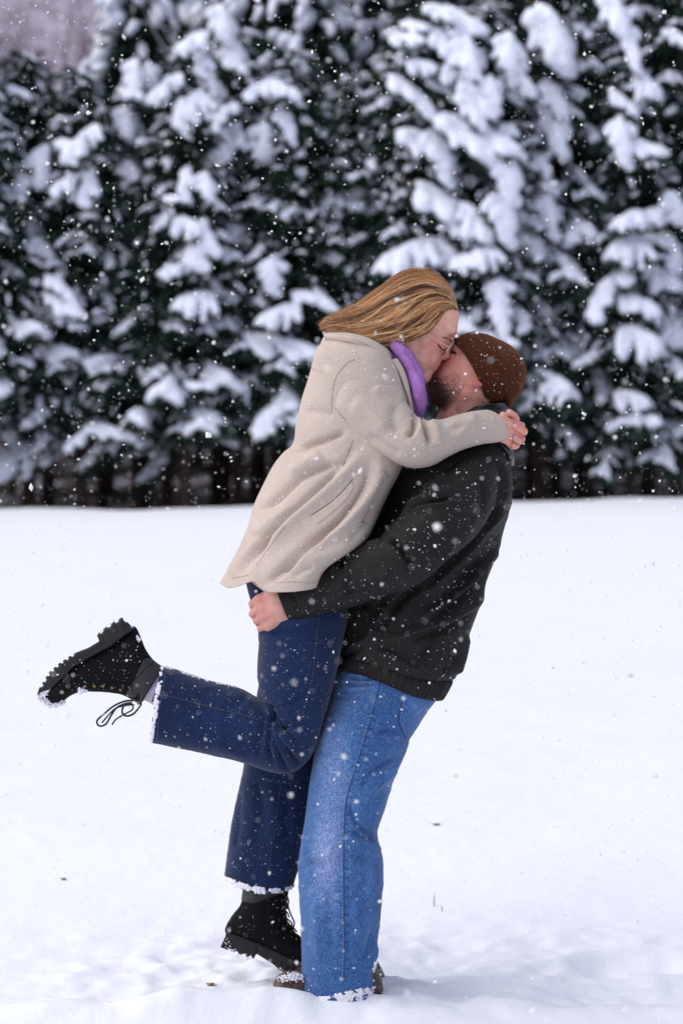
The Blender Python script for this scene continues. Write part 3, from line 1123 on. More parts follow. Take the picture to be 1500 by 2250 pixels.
# the many smaller boughs all round each trunk
for (t, x, y, H, R, z0, px, d) in TREES:
    r = random.Random(int(px) + 99)
    n = 80 if H > 8 else 66
    for k in range(n):
        u = (k + r.random()) / n
        z = z0 + (H - z0) * (u ** 1.15)
        kk = max(0.04, (H - z) / (H - z0))
        rad = R * kk ** 0.8
        # only the side that can be seen is drawn out bough by bough
        aw = r.uniform(math.pi * 1.02, math.pi * 1.98)
        al = aw - t.rotation_euler.z
        L = rad * r.uniform(0.7, 1.15) + 0.2
        me = r.choice(LIGHTB + LIGHTB + [BOUGH[5]])
        base_r = rad * 0.15
        put_bough(t, me, (base_r * math.cos(al), base_r * math.sin(al), z), (math.cos(al), math.sin(al), r.uniform(-0.35, 0.1)), L, 0, r.uniform(0.6, 0.85))

# trees standing deeper in the wood: each its own trunk, crown and snow
def back_tree_snow(seed, H, R, z0):
    r = np.random.default_rng(seed)
    V, F, n = [], [], 0
    for k in range(150):
        u = r.random()
        z = z0 + (H - z0) * u
        kk = (H - z) / (H - z0)
        rad = R * kk ** 0.8 * r.uniform(0.6, 1.05)
        a = r.uniform(math.pi * 0.95, math.pi * 2.05)
        c = np.array([rad * math.cos(a), rad * math.sin(a), z])
        L = r.uniform(0.15, 0.42)
        dz = -r.uniform(0.1, 0.8)
        side = np.array([-math.sin(a), math.cos(a), 0])
        pts = [c, c + L * np.array([math.cos(a), math.sin(a), dz]) * 0.5 + side * r.uniform(-.1, .1), c + L * np.array([math.cos(a), math.sin(a), dz * 1.5])]
        v, f = tube(resample(pts, 5), np.array([0.04, 0.075, 0.09, 0.085, 0.04]) * r.uniform(0.7, 1.4), 7)
        v = v + 0.03 * np.stack([noise(v, 6, 1.0 + k), noise(v, 6, 5.0), noise(v, 6, 9.0)], 1)
        V.append(v); F.append(f)
    v, f = cat(list(zip(V, F)))
    me = mesh_np('snow_load', v, fix_tris(f))
    me.materials.append(M['tsnow'])
    return me
BACKS = [back_tree_snow(60 + k, *CROWN[k][1:]) for k in range(3)]
rb = random.Random(21)
nb = 0
for row, (dist, step) in enumerate(((44.0, 120), (50.0, 120), (58.0, 130), (68.0, 140))):
    px = (-1110 if row < 2 else -150) + 40 * row
    while px < (2640 if row < 2 else 1700):
        jx = px + rb.uniform(-25, 25)
        d = dist + rb.uniform(-2, 2)
        if jx < -150 or jx > 1650:
            d -= 4.5
        x = (jx - CX) / FPX * d
        y = d - D0
        z = float(floor_h(np.array([x]), np.array([y]))[0])
        if -150 < jx < 260:
            kind, s = 2, 0.98 + 0.04 * row + rb.uniform(-.08, .08)
        elif jx < 900:
            kind, s = (0, 1.12 + 0.10 * row + rb.uniform(-.1, .1))
        else:
            kind, s = (1, 1.0 + rb.uniform(-.05, .25))
        t = bpy.data.objects.new('spruce_tree', None)
        COL.objects.link(t)
        t.location = (x, y, z)
        t['label'] = 'snowy spruce standing deeper in the wood behind the first row'
        t['category'] = 'tree'
        t['group'] = 'spruces deeper in the wood'
        rz = rb.uniform(-0.5, 0.5)
        for nm, me in (('trunk', TRUNK[kind]), ('crown', CROWN[kind][0]), ('snow_load', BACKS[kind])):
            o = link(nm, me, None, t)
            o.scale = (s, s, s)
            o.rotation_euler = (0, 0, rz)
            if nm != "trunk":
                o['kind'] = 'stuff'
        px += step * 1.0
        nb += 1

# bare broadleaved trees with snow on every twig
def bare_tree(name, x, d, H, seed, lab, spread=0.5, thick=0.05):
    r = np.random.default_rng(seed)
    parts, snow = [], []
    def grow(p, dr, L, rad, dep):
        n = 6
        pts = [p]
        q = dr
        for k in range(n):
            q = q + r.normal(size=3) * 0.10
            q = q / np.linalg.norm(q)
            p = p + q * L / n
            pts.append(p)
        pts = np.array(pts)
        parts.append(tube(pts, np.linspace(rad, rad * 0.6, len(pts)), 5))
        if dep >= 1:
            sp = pts[1:] + np.array([0, 0, rad * 0.8])
            rr = np.maximum(rad * 0.8, 0.008) * r.uniform(0.5, 1.6, len(sp))
            snow.append(tube(sp, rr, 5))
        if dep < 4:
            for k in range(3 if dep else 6):
                i = r.integers(3 if dep == 0 else 2, n + 1)
                e = q + r.normal(size=3) * spread + np.array([0, 0, 0.12])
                e /= np.linalg.norm(e)
                grow(pts[i], e, L * r.uniform(0.5, 0.72), rad * 0.55, dep + 1)
    grow(np.array([0, 0, -0.6]), np.array([0.03, 0, 1.0]), H * 0.5, thick, 0)
    xx = (x - CX) / FPX * d
    y = d - D0
    t = bpy.data.objects.new(name, None)
    COL.objects.link(t)
    t.location = (xx, y, float(floor_h(np.array([xx]), np.array([y]))[0]))
    tag(t, lab, 'tree')
    v, f = cat(parts)
    link('branches', mesh_np('branches', v, fix_tris(f)), M['twig'], t)
    v, f = cat(snow)
    link('snow_load', mesh_np('snow_load', v, fix_tris(f)), M['tsnow'], t, kind='stuff')
#bare_tree('bare_tree', 255, 37.0, 5.6, 4, 'bare shrubby tree with frosted twigs left of centre', 0.5, 0.035)
#bare_tree('bare_tree', 120, 37.6, 5.2, 5, 'bare snowy sapling standing before the low spruces at left', 0.45, 0.03)
#bare_tree('bare_tree', 345, 37.3, 6.6, 8, 'slim bare tree with a dark stem between spruces at left of centre', 0.45, 0.035)
bare_tree('bare_tree', 700, 41.5, 10.5, 6, 'brownish bare tree with snowy twigs behind the spruces at top centre', 0.55, 0.09)
bare_tree('bare_tree', 800, 42.5, 11.0, 7, 'second bare tree with brown twigs at top centre, nearer the tall spruces', 0.55, 0.09)
bare_tree('bare_tree', 560, 43.0, 9.5, 9, 'bare tree with grey snowy twigs above the spruce left of the woman', 0.55, 0.08)
#bare_tree('bare_tree', 1445, 37.2, 4.0, 10, 'low bare bush with pale twigs at the right edge under the boughs', 0.6, 0.03)

# purple brown bare woods on the hillside, nobody could count them
r = np.random.default_rng(77)
parts = []
for k in range(1500):
    x = r.uniform(-70, 70)
    y = r.uniform(75, 200)
    z = float(floor_h(np.array([0.0]), np.array([min(y, 118.0)]))[0]) + 95 * float(sstep(110, 400, np.array(y)))
    H = r.uniform(7, 12)
    b = np.array([x, y, z - 0.5])
    n = 7
    for q in range(n):
        top = b + np.array([r.normal() * 1.4, r.normal() * 1.4, H * r.uniform(0.5, 1.0)])
        s0 = b + np.array([0, 0, H * r.uniform(0.05, 0.4)])
        w = 0.10
        s = np.array([w, 0, 0])
        parts.append((np.array([s0 - s, s0 + s, top]), np.array([[0, 1, 2]])))
v, f = cat(parts)
link('distant_wood', mesh_np('distant_wood', v, f, False), M['hill'], kind='stuff')
# ------------------------------------------------------------------ the couple
def w3(px, py, y):
    return W(np.float64(px), np.float64(py), np.float64(y))

def head_mesh(org, fwd, up, scale, female, yaw=0.0):
    S = SDF((-0.135, -0.105, -0.175), (0.15, 0.105, 0.14), 0.0021)
    S.add(S.ell((-0.008, 0, 0.028), (0.100, 0.078, 0.092)))
    S.add(S.ell((0.030, 0, -0.035), (0.062, 0.064 if female else 0.067, 0.075)), 0.03)
    jw = 0.050 if female else 0.056
    for sy in (-1, 1):
        S.add(S.cone((-0.005, sy * jw, -0.06), (0.062, sy * 0.018, -0.104), 0.022, 0.019), 0.03)
        S.add(S.ell((0.048, sy * 0.044, -0.022), (0.030, 0.022, 0.024)), 0.02)         # cheek
        S.add(S.ell((0.054, sy * 0.036, -0.055), (0.026, 0.022, 0.026)), 0.02)
    S.add(S.ell((0.066, 0, -0.106), (0.019, 0.022, 0.017)), 0.022)                     # chin
    S.add(S.cone((0.080, -0.03, 0.022), (0.080, 0.03, 0.022), 0.012, 0.012), 0.02)     # brow
    for sy in (-1, 1):
        S.sub(S.ell((0.100, sy * 0.033, 0.004), (0.020, 0.020, 0.013)), 0.016)         # sockets
        S.add(S.ell((0.070, sy * 0.033, 0.000), (0.0175, 0.016, 0.0135)), 0.004)       # closed lids
    nl = 0.100 if female else 0.110
    S.add(S.cone((0.088, 0, 0.004), (nl - 0.004, 0, -0.033), 0.0065, 0.0085), 0.012)   # nose
    S.add(S.ell((nl - 0.003, 0, -0.036), (0.0105, 0.0105, 0.009)), 0.008)
    for sy in (-1, 1):
        S.add(S.ell((nl - 0.014, sy * 0.0125, -0.040), (0.0095, 0.0065, 0.007)), 0.006)
        S.sub(S.ell((nl - 0.010, sy * 0.007, -0.047), (0.006, 0.0035, 0.005)), 0.003)
    S.add(S.ell((0.074, 0, -0.066), (0.018, 0.028, 0.024)), 0.014)                     # muzzle
    S.add(S.cone((0.089, -0.016, -0.0635), (0.089, 0.016, -0.0635), 0.0045, 0.0045), 0.006)
    S.add(S.cone((0.087, -0.014, -0.0735), (0.087, 0.014, -0.0735), 0.0052, 0.0052), 0.006)
    S.sub(S.cone((0.096, -0.022, -0.0685), (0.096, 0.022, -0.0685), 0.003, 0.003), 0.004)
    S.add(S.cone((-0.030, 0, -0.06), (-0.055, 0, -0.165), 0.052 if female else 0.062, 0.050 if female else 0.064), 0.035)
    for sy in (-1, 1):
        S.add(S.ell((-0.024, sy * 0.079, -0.002), (0.016, 0.0075, 0.027)), 0.005)
        S.add(S.ell((-0.018, sy * 0.080, -0.026), (0.0105, 0.0065, 0.010)), 0.004)
        S.sub(S.ell((-0.018, sy * 0.090, -0.002), (0.009, 0.008, 0.015)), 0.004)
    v, f = S.mesh()
    v0 = v.copy()
    x, y, z = v0.T
    if female:
        base = np.array([0.80, 0.455, 0.345])
    else:
        base = np.array([0.73, 0.375, 0.285])
    c = np.tile(base, (len(v), 1))
    def tint(w, col):
        nonlocal c
        w = np.clip(w, 0, 1)[:, None]
        c = c * (1 - w) + np.array(col) * w
    ay = np.abs(y)
    tint(0.75 * np.exp(-(((x - 0.062) / 0.03)**2 + ((ay - 0.048) / 0.024)**2 + ((z + 0.028) / 0.026)**2)), (0.60, 0.16, 0.145))
    tint(0.75 * np.exp(-(((x - nl) / 0.014)**2 + (y / 0.016)**2 + ((z + 0.036) / 0.014)**2)), (0.60, 0.18, 0.16))
    tint(0.9 * np.exp(-(((ay) / 0.021)**4 + ((z + 0.0685) / 0.011)**4)) * (x > 0.076), (0.42, 0.10, 0.11))
    tint(0.95 * np.exp(-(((x + 0.022) / 0.020)**4 + ((ay - 0.086) / 0.010)**4 + ((z + 0.008) / 0.034)**4)), (0.60, 0.17, 0.17))
    tint(0.4 * np.exp(-(((x - 0.08) / 0.02)**2 + ((ay - 0.033) / 0.018)**2 + ((z - 0.002) / 0.014)**2)), (0.45, 0.20, 0.18))
    up, fwd = np.array(up, float), np.array(fwd, float)
    if yaw:
        s0 = np.cross(up, fwd)
        fwd = fwd * math.cos(yaw) + s0 * math.sin(yaw)
    side = np.cross(up, fwd)
    R = np.stack([fwd, side, up], 1) * scale
    vw = v @ R.T + np.array(org)
    return vw, f, c, v0, R

def limb_body(lo, hi, items, h=0.008):
    S = SDF(lo, hi, h)
    for pts, rs in items:
        S.add(S.chain([w3(*p) for p in pts], rs), 0.03)
    return S.mesh()

def person_mesh(name, pieces):
    V, F, C, n = [], [], [], 0
    for v, f, c in pieces:
        V.append(v); F.append(np.asarray(f) + n); n += len(v)
        C.append(c if isinstance(c, np.ndarray) and c.ndim == 2 else np.tile(np.array(c, float), (len(v), 1)))
    me = mesh_np(name, np.concatenate(V), np.concatenate(F))
    setcol(me, np.concatenate(C))
    return me

# ======================================================= WOMAN
HY = -0.022                                   # her head leans a little towards the camera
worg = w3(915, 715, HY)
wv, wf, wc, wl, wR = head_mesh(worg, (0.894, 0, -0.447), (0.447, 0, 0.894), 1.08, True)
bv, bf = limb_body((-0.62, -0.34, 0.1), (0.50, 0.34, 1.85), [
    ([(880, 800, -0.01), (820, 800, 0), (770, 900, 0), (740, 1050, 0), (665, 1270, 0)], [0.05, 0.075, 0.12, 0.11, 0.13]),
    ([(665, 1290, -0.08), (640, 1600, -0.10), (500, 1585, -0.10), (300, 1490, -0.10)], [0.085, 0.052, 0.046, 0.026]),
    ([(665, 1290, 0.08), (620, 1640, 0.07), (588, 1990, 0.06)], [0.085, 0.055, 0.036]),
    ([(800, 840, -0.13), (890, 970, -0.225), (1080, 938, -0.155)], [0.05, 0.038, 0.026]),
    ([(810, 850, 0.13), (930, 975, 0.19), (1085, 945, 0.05)], [0.05, 0.038, 0.026]),
])

# her clasped hands behind his neck
S = SDF(w3(1070, 1000, 0) + np.array([0, -0.22, 0]), w3(1170, 885, 0) + np.array([0, 0.06, 0]), 0.00115)
def hp(px, py, y):
    return w3(px, py, y)
S.add(S.chain([hp(1088, 936, -0.155), hp(1106, 945, -0.145), hp(1122, 950, -0.120)], [0.027, 0.030, 0.026]), 0.01)       # near palm
S.add(S.chain([hp(1100, 922, -0.150), hp(1116, 929, -0.145), hp(1136, 932, -0.118), hp(1146, 934, -0.090)], [0.014, 0.013, 0.0095, 0.008]), 0.006)
S.add(S.chain([hp(1108, 945, -0.155), hp(1124, 950, -0.142), hp(1138, 957, -0.112), hp(1142, 966, -0.080)], [0.014, 0.012, 0.0095, 0.008]), 0.005)
S.add(S.chain([hp(1104, 962, -0.150), hp(1116, 971, -0.138), hp(1123, 983, -0.122)], [0.013, 0.009, 0.0062]), 0.005)
S.add(S.chain([hp(1104, 913, -0.145), hp(1116, 915, -0.118), hp(1120, 920, -0.095)], [0.010, 0.009, 0.007]), 0.005)
# fingers of the far hand laid over the near one
S.add(S.chain([hp(1133, 921, -0.10), hp(1129, 914, -0.128), hp(1118, 906, -0.150)], [0.0100, 0.0098, 0.0088]), 0.0015)
S.add(S.chain([hp(1150, 948, -0.105), hp(1146, 946, -0.135), hp(1131, 938, -0.160)], [0.0108, 0.0106, 0.0092]), 0.0015)
S.add(S.chain([hp(1145, 964, -0.100), hp(1141, 969, -0.128), hp(1130, 962, -0.155)], [0.0100, 0.0098, 0.0088]), 0.0015)
S.add(S.chain([hp(1134, 979, -0.095), hp(1130, 981, -0.118), hp(1124, 976, -0.138)], [0.0085, 0.0082, 0.0070]), 0.0015)
S.add(S.chain([hp(1120, 945, -0.06), hp(1138, 945, -0.075)], [0.030, 0.018]), 0.01)                                        # far palm
hv, hf = S.mesh()
hx, hy = proj(hv)
hc = np.tile(np.array([0.72, 0.42, 0.31]), (len(hv), 1))
k_ = np.clip((hx - 1108) / 28, 0, 1)[:, None]
hc = hc * (1 - k_) + np.array([0.72, 0.32, 0.26]) * k_
woman = link('person', person_mesh('person', [(wv, wf, wc), (bv, bf, (0.55, 0.33, 0.27)), (hv, hf, hc)]), M['skin'])
tag(woman, 'woman in beige wool coat and dark jeans, kissing the man, one boot kicked back', 'person')

def nail(parent, px, py, rx, ry, ang, dr, mat=None):
    h, n = dr.hit(px, py)
    if h is None:
        return
    bpts = []
    nn = 10
    view = Vector((0, 1, 0))
    t = Vector((math.cos(ang), 0, -math.sin(ang)))
    t = (t - n * t.dot(n)).normalized()
    b = n.cross(t)
    V = [np.array(h + n * 0.0016)]
    for ring, (q, z) in enumerate(((0.55, 0.0014), (1.0, 0.0003), (1.0, -0.002))):
        for k in range(nn):
            a = 2 * math.pi * k / nn
            V.append(np.array(h + n * z + t * (rx * q * math.cos(a)) + b * (ry * q * math.sin(a))))
    T = [[0, 1 + k, 1 + (k + 1) % nn] for k in range(nn)]
    Q = [[1 + r * nn + k, 1 + (r + 1) * nn + k, 1 + (r + 1) * nn + (k + 1) % nn, 1 + r * nn + (k + 1) % nn] for r in range(2) for k in range(nn)]
    link('fingernail', mesh_np('fingernail', np.array(V), [np.array(T), np.array(Q)]), mat or M['nail'], parent)
hdr = Drape(hv, hf)
nail(woman, 1118.5, 906.5, 0.0062, 0.0046, math.radians(25), hdr)
nail(woman, 1130, 937, 0.0064, 0.0050, math.radians(20), hdr)
nail(woman, 1130, 961, 0.0058, 0.0048, math.radians(-60), hdr)
nail(woman, 1122, 984, 0.0046, 0.0032, math.radians(-80), hdr, M['nailred'])

# closed eyes, brows, lashes
wdr = Drape(wv, wf)
def brow(parent, dr, pts, n, ln, rad, spread, mat, name, dirpx, lift=0.0005):
    P, R = [], []
    L = resample(pts, n)
    for q in L:
        x, y = q + rng.normal(size=2) * spread
        h, nn = dr.hit(x, y)
        if h is None:
            continue
        h = np.array(h); nn = np.array(nn)
        d = W(np.float64(x + dirpx[0]), np.float64(y + dirpx[1]), np.float64(h[1])) - h
        d = d / (np.linalg.norm(d) + 1e-9) + rng.normal(size=3) * 0.25
        d -= nn * np.dot(d, nn) * 0.8
        l = ln * rng.uniform(0.6, 1.2)
        P.append(np.array([h + nn * lift, h + nn * (lift + 0.0006) + d * l * 0.5, h + nn * (lift + 0.0004) + d * l]))
        R.append(np.array([rad, rad * 0.8, rad * 0.2]))
    if P:
        return curves(name, P, R, mat, parent)
brow(woman, wdr, [(973, 742), (981, 743), (988, 746), (994, 751)], 90, 0.006, 0.00035, 0.9, M['lash'], 'eyebrow', (-4, -1))
brow(woman, wdr, [(962, 755), (966, 761), (971, 765), (977, 767)], 70, 0.006, 0.0004, 0.4, M['lash'], 'eyelashes', (1, 6), 0.001)

# ---- coat
def coat_warp(px, py, v):
    w = np.clip((v - 0.88) / 0.12, 0, 1)
    dy = np.interp(px, [484, 505, 525, 545, 562, 578, 595, 640, 700], [0, 5, 0, -9, -15, 0, 8, 6, 0])
    return px, py + w * dy
Z6 = lambda *p: zp(3.0, 460, 680, p)
coat_secs = [
    (738, 741, 800, 735, 0, 0, 0.07, 0.07),
    (713, 740, 835, 750, 0, -0.02, 0.13, 0.13),
    (703, 757, 858, 772, 0, -0.05, 0.165, 0.165),
    (694, 775, 866, 795, 0, -0.07, 0.18, 0.18),
    (684, 810, 882, 835, 0, -0.08, 0.19, 0.19),
    (672, 850, 896, 872, 0, -0.09, 0.185, 0.185),
    (660, 888, 904, 910, 0, -0.09, 0.18, 0.18),
    (650, 935, 903, 955, 0, -0.09, 0.175, 0.175),
    (645, 975, 895, 1000, 0, -0.09, 0.175, 0.17),
    (622, 997, 884, 1025, 0, -0.10, 0.175, 0.17),
    (602, 1022, 872, 1050, 0, -0.10, 0.175, 0.17),
    (583, 1057, 857, 1077, 0, -0.11, 0.175, 0.17),
    (563, 1100, 838, 1118, 0, -0.12, 0.18, 0.17),
    (550, 1140, 822, 1155, 0, -0.14, 0.18, 0.16),
    (539, 1172, 800, 1190, 0, -0.17, 0.17, 0.15),
    (517, 1220, 752, 1220, 0, -0.20, 0.16, 0.15),
    (498, 1253, 714, 1252, 0, -0.215, 0.155, 0.15),
    (484, 1279, 698, 1287, 0, -0.22, 0.15, 0.15),
]
coat_folds = [
    (Z6((905, 800), (800, 850), (680, 890), (560, 930)), 9, -0.013, 1.0, 0.010),
    (Z6((880, 1010), (760, 1040), (600, 1110), (450, 1240), (300, 1350)), 11, -0.015, 1.0, 0.008),
    (Z6((1050, 930), (900, 1070), (700, 1260), (500, 1430), (350, 1650)), 15, 0.013),
    (Z6((985, 880), (880, 1010), (800, 1110), (600, 1290), (400, 1490), (260, 1680)), 9, -0.016),
    (Z6((1130, 960), (1100, 1110), (960, 1330), (850, 1470), (700, 1580), (480, 1720)), 15, 0.018),
    (Z6((1060, 1000), (1010, 1190), (860, 1390), (620, 1580), (360, 1810)), 10, -0.020),
    (Z6((800, 1480), (650, 1600), (480, 1720), (380, 1810)), 9, -0.018),
    (Z6((1160, 1100), (1090, 1300), (1000, 1450), (880, 1570)), 11, -0.012),
    (Z6((1060, 1380), (960, 1500), (830, 1600), (620, 1690)), 12, 0.010),
    (Z6((700, 1690), (620, 1720), (540, 1760)), 12, -0.006),
    (Z6((820, 700), (720, 680), (620, 660)), 14, -0.006),
    (Z6((560, 1290), (430, 1380), (290, 1500)), 16, 0.008),
    (Z6((430, 1480), (300, 1600), (180, 1760)), 10, -0.010),
    (Z6((350, 1500), (230, 1640), (130, 1770)), 12, 0.008),
    (Z6((780, 230), (740, 320), (700, 420)), 20, 0.006),
    (Z6((760, 950), (640, 1010), (520, 1090)), 18, 0.009),
]
cv, cf = loft(coat_secs, 190, 380, 2.5, hem1=True, warp=coat_warp, folds=coat_folds, gain=1.4, wr=0.0016, wrf=(10, 8, 8), rough=0.0016, rough_f=7, seed=1.0, fine=0.0003)
coat = link('coat', mesh_np('coat', cv, cf), M['coat'], woman)
cdr = Drape(cv, cf)
# ---- near sleeve
Z1 = lambda *p: zp(2.7778, 660, 560, p)
sleeve_secs = [
    (741, 822, 786, 790, -0.11, -0.11, 0.055, 0.06),
    (735, 848, 803, 788, -0.135, -0.135, 0.075, 0.07),
    (729, 885, 835, 803, -0.15, -0.15, 0.085, 0.07),
    (733, 912, 857, 832, -0.16, -0.16, 0.085, 0.07),
    (768, 942, 877, 862, -0.175, -0.17, 0.085, 0.07),
    (804, 974, 903, 900, -0.19, -0.19, 0.085, 0.07),
    (840, 1001, 918, 918, -0.205, -0.205, 0.082, 0.07),
    (876, 1021, 930, 923, -0.215, -0.215, 0.078, 0.065),
    (912, 1029, 946, 924, -0.215, -0.215, 0.075, 0.06),
    (950, 1022, 972, 921, -0.205, -0.205, 0.070, 0.06),
    (986, 1002, 1002, 912, -0.195, -0.195, 0.062, 0.055),
    (1020, 986, 1030, 905, -0.185, -0.185, 0.056, 0.05),
    (1058, 976, 1056, 901, -0.172, -0.172, 0.051, 0.045),
    (1088, 972, 1074, 901, -0.160, -0.160, 0.047, 0.042),
    (1110, 966, 1088, 906, -0.150, -0.150, 0.044, 0.040),
]
def cuff_warp(px, py, v):
    w = np.clip((v - 0.9) / 0.1, 0, 1)
    return px + w * 9 * np.clip(1 - ((py - 938) / 30)**2, 0, 1), py
sl_folds = [
    (Z1((430, 815), (520, 820), (590, 840), (640, 890)), 9, 0.008, 1.0, 0.004),
    (Z1((690, 955), (700, 1000), (690, 1060), (650, 1120)), 7, -0.012),
    (Z1((735, 985), (755, 1050), (780, 1110), (790, 1170)), 7, -0.013),
    (Z1((715, 960), (730, 1030), (735, 1090)), 8, 0.008),
    (Z1((780, 1010), (830, 1080), (820, 1180)), 13, 0.007),
    (Z1((860, 1010), (930, 1060), (1060, 1020)), 14, -0.005),
    (Z1((1080, 960), (1000, 1060), (930, 1140)), 10, 0.004),
    (Z1((400, 1090), (520, 1170), (620, 1230)), 12, -0.005),
    (Z1((300, 900), (420, 960), (540, 1080)), 22, 0.006),
    (Z1((250, 720), (330, 700), (420, 740)), 18, -0.004),
    (Z1((600, 900), (560, 1000), (600, 1100)), 14, -0.006),
]
sv, sf = loft(sleeve_secs, 120, 260, 2.2, hem1=True, warp=cuff_warp, folds=sl_folds, gain=1.7, rough=0.0015, rough_f=8, seed=3.0, fine=0.0003)
sleeve = link('sleeve', mesh_np('sleeve', sv, sf), M['coat'], coat)
# far sleeve
v_, f_ = loft([(760, 880, 830, 800, 0.13, 0.13, 0.07, 0.07), (820, 960, 890, 880, 0.17, 0.17, 0.065, 0.065), (900, 1005, 950, 930, 0.19, 0.19, 0.06, 0.06),
               (1000, 985, 1010, 925, 0.14, 0.14, 0.05, 0.05), (1085, 968, 1075, 918, 0.06, 0.06, 0.042, 0.042)], 48, 60, 2.1, hem1=True)
link('sleeve', mesh_np('sleeve', v_, f_), M['coat'], coat)
# lilac cuff of a jumper inside the sleeve
v_, f_ = loft([(1088, 962, 1080, 909, -0.155, -0.155, 0.032, 0.03), (1102, 960, 1092, 912, -0.150, -0.150, 0.031, 0.03)], 48, 8, 2.1)
link('jumper_cuff', mesh_np('jumper_cuff', v_, f_), M['lilac'], woman)
sdr = Drape(sv, sf)
both_v, both_f = cat([(cv, cf[0]), (sv, sf[0])])
bdr = Drape(both_v, [both_f])
seam(coat, bdr, Z6((905, 172), (945, 240), (990, 318)), 0.0009, M['coat_seam'])
seam(coat, bdr, Z6((985, 322), (920, 345), (885, 380), (850, 420), (825, 475), (815, 530), (808, 610), (805, 690)), 0.0009, M['coat_seam'])
seam(sleeve, sdr, Z6((822, 640), (880, 710), (950, 800), (1010, 860), (1080, 912)), 0.0010, M['coat_seam'])
seam(coat, bdr, Z6((945, 862), (920, 930), (880, 1030)), 0.0010, M['coat_seam'])
def patch(parent, dr, e0, e1, lift, mat, name, n=40, m=8):
    A, B = resample(e0, n), resample(e1, n)
    V, up = [], []
    for i in range(n):
        for j in range(m):
            q = A[i] + (B[i] - A[i]) * j / (m - 1)
            h, nn = dr.hit(q[0], q[1])
            edge = i in (0, n - 1) or j in (0, m - 1)
            V.append(np.array(h + nn * (-0.002 if edge else lift)))
    i, j = np.meshgrid(np.arange(n - 1), np.arange(m - 1), indexing='ij')
    a = (i * m + j).ravel()
    return link(name, mesh_np(name, np.array(V), np.stack([a, a + 1, a + m + 1, a + m], 1)), mat, parent)
pk = patch(coat, bdr, Z6((667, 1360), (800, 1272), (880, 1197), (943, 1122)), Z6((710, 1428), (800, 1358), (905, 1258), (961, 1165)), 0.0030, M['coat'], 'pocket_welt')
seam(pk, bdr, Z6((667, 1358), (800, 1268), (880, 1193), (943, 1118)), 0.0013, M['coat_seam'], 'pocket_opening')
seam(coat, bdr, Z6((1150, 1065), (1180, 1105)), 0.0011, M['coat_seam'], 'buttonhole')
seam(coat, bdr, Z6((1008, 1392), (1038, 1418)), 0.0013, M['coat_seam'], 'buttonhole')
seam(coat, bdr, Z6((500, 1425), (400, 1560), (310, 1690)), 0.0007, M['coat_seam'])
seam(coat, bdr, Z6((150, 1775), (260, 1750)), 0.0007, M['coat_seam'])
seam(coat, bdr, Z6((420, 1802), (560, 1795), (700, 1795), (755, 1700), (820, 1628)), 0.0006, M['coat_seam'])
seam(coat, bdr, Z6((1245, 1045), (1170, 1190), (1110, 1320), (1030, 1520)), 0.0008, M['coat_seam'])
# turned-up coat collar and the lapel
v_, f_ = loft([(708, 729, 716, 752, 0.0, -0.02, 0.10, 0.10), (735, 727, 738, 758, -0.02, -0.04, 0.125, 0.11), (775, 731, 770, 766, -0.05, -0.06, 0.13, 0.10),
               (812, 742, 800, 780, -0.09, -0.09, 0.10, 0.07), (845, 765, 838, 800, -0.115, -0.115, 0.072, 0.05), (862, 790, 856, 815, -0.125, -0.125, 0.05, 0.04), (872, 812, 868, 824, -0.13, -0.13, 0.03, 0.03)], 72, 90, 2.3, rough=0.0025, rough_f=14,
              folds=[([(720, 742), (760, 744), (800, 758), (840, 790)], 7, -0.006)])
link('collar', mesh_np('collar', v_, f_), M['coat'], coat)
v_, f_ = loft([(856, 792, 872, 787, -0.165, -0.170, 0.010, 0.03), (868, 812, 886, 810, -0.168, -0.170, 0.013, 0.03), (880, 840, 897, 842, -0.170, -0.170, 0.014, 0.03),
               (892, 875, 905, 880, -0.17, -0.17, 0.014, 0.03), (900, 905, 910, 915, -0.17, -0.17, 0.012, 0.03)], 40, 90, 2.6, folds=[([(866, 800), (884, 850), (902, 900)], 4, -0.003)], rough=0.001)
link('lapel', mesh_np('lapel', v_, f_), M['coat'], coat)
v_, f_ = loft([(843, 786, 852, 783, -0.175, -0.175, 0.008, 0.03), (858, 808, 868, 806, -0.178, -0.178, 0.010, 0.03), (872, 842, 881, 842, -0.178, -0.178, 0.010, 0.03),
               (884, 880, 890, 884, -0.178, -0.178, 0.009, 0.03)], 32, 60, 2.4)
link('lapel', mesh_np('lapel', v_, f_), M['coat'], coat)

# ---- scarf
sc_secs = [(785, 725, 850, 700, -0.02, -0.02, 0.075, 0.09), (800, 742, 872, 712, -0.02, -0.02, 0.085, 0.09), (825, 765, 893, 742, -0.03, -0.02, 0.095, 0.09), (845, 792, 912, 778, -0.04, -0.04, 0.105, 0.09),
           (864, 820, 927, 812, -0.06, -0.05, 0.105, 0.08), (878, 850, 935, 845, -0.08, -0.07, 0.095, 0.07), (888, 880, 938, 875, -0.09, -0.09, 0.08, 0.06), (897, 905, 936, 897, -0.10, -0.10, 0.06, 0.05), (906, 925, 926, 917, -0.10, -0.10, 0.04, 0.04)]
scv, scf = loft(sc_secs, 90, 150, 2.2, folds=[([(800, 735), (850, 770), (885, 820), (905, 890)], 9, -0.009), ([(840, 735), (885, 775), (915, 840), (920, 890)], 9, 0.006),
                ([(870, 850), (900, 870), (915, 915)], 6, -0.006), ([(830, 760), (870, 790), (895, 830)], 5, -0.006), ([(880, 770), (905, 800), (925, 850)], 5, -0.005)], rough=0.006, rough_f=22, seed=5, fine=0.0008, gain=2.0, wr=0.003, wrf=(14, 14, 8))
scarf = link('scarf', mesh_np('scarf', scv, scf), M['scarf'], woman)
n_ = len(scv)
ids = rng.integers(0, n_, 2600)
P, R = [], []
cen = scv.mean(0)
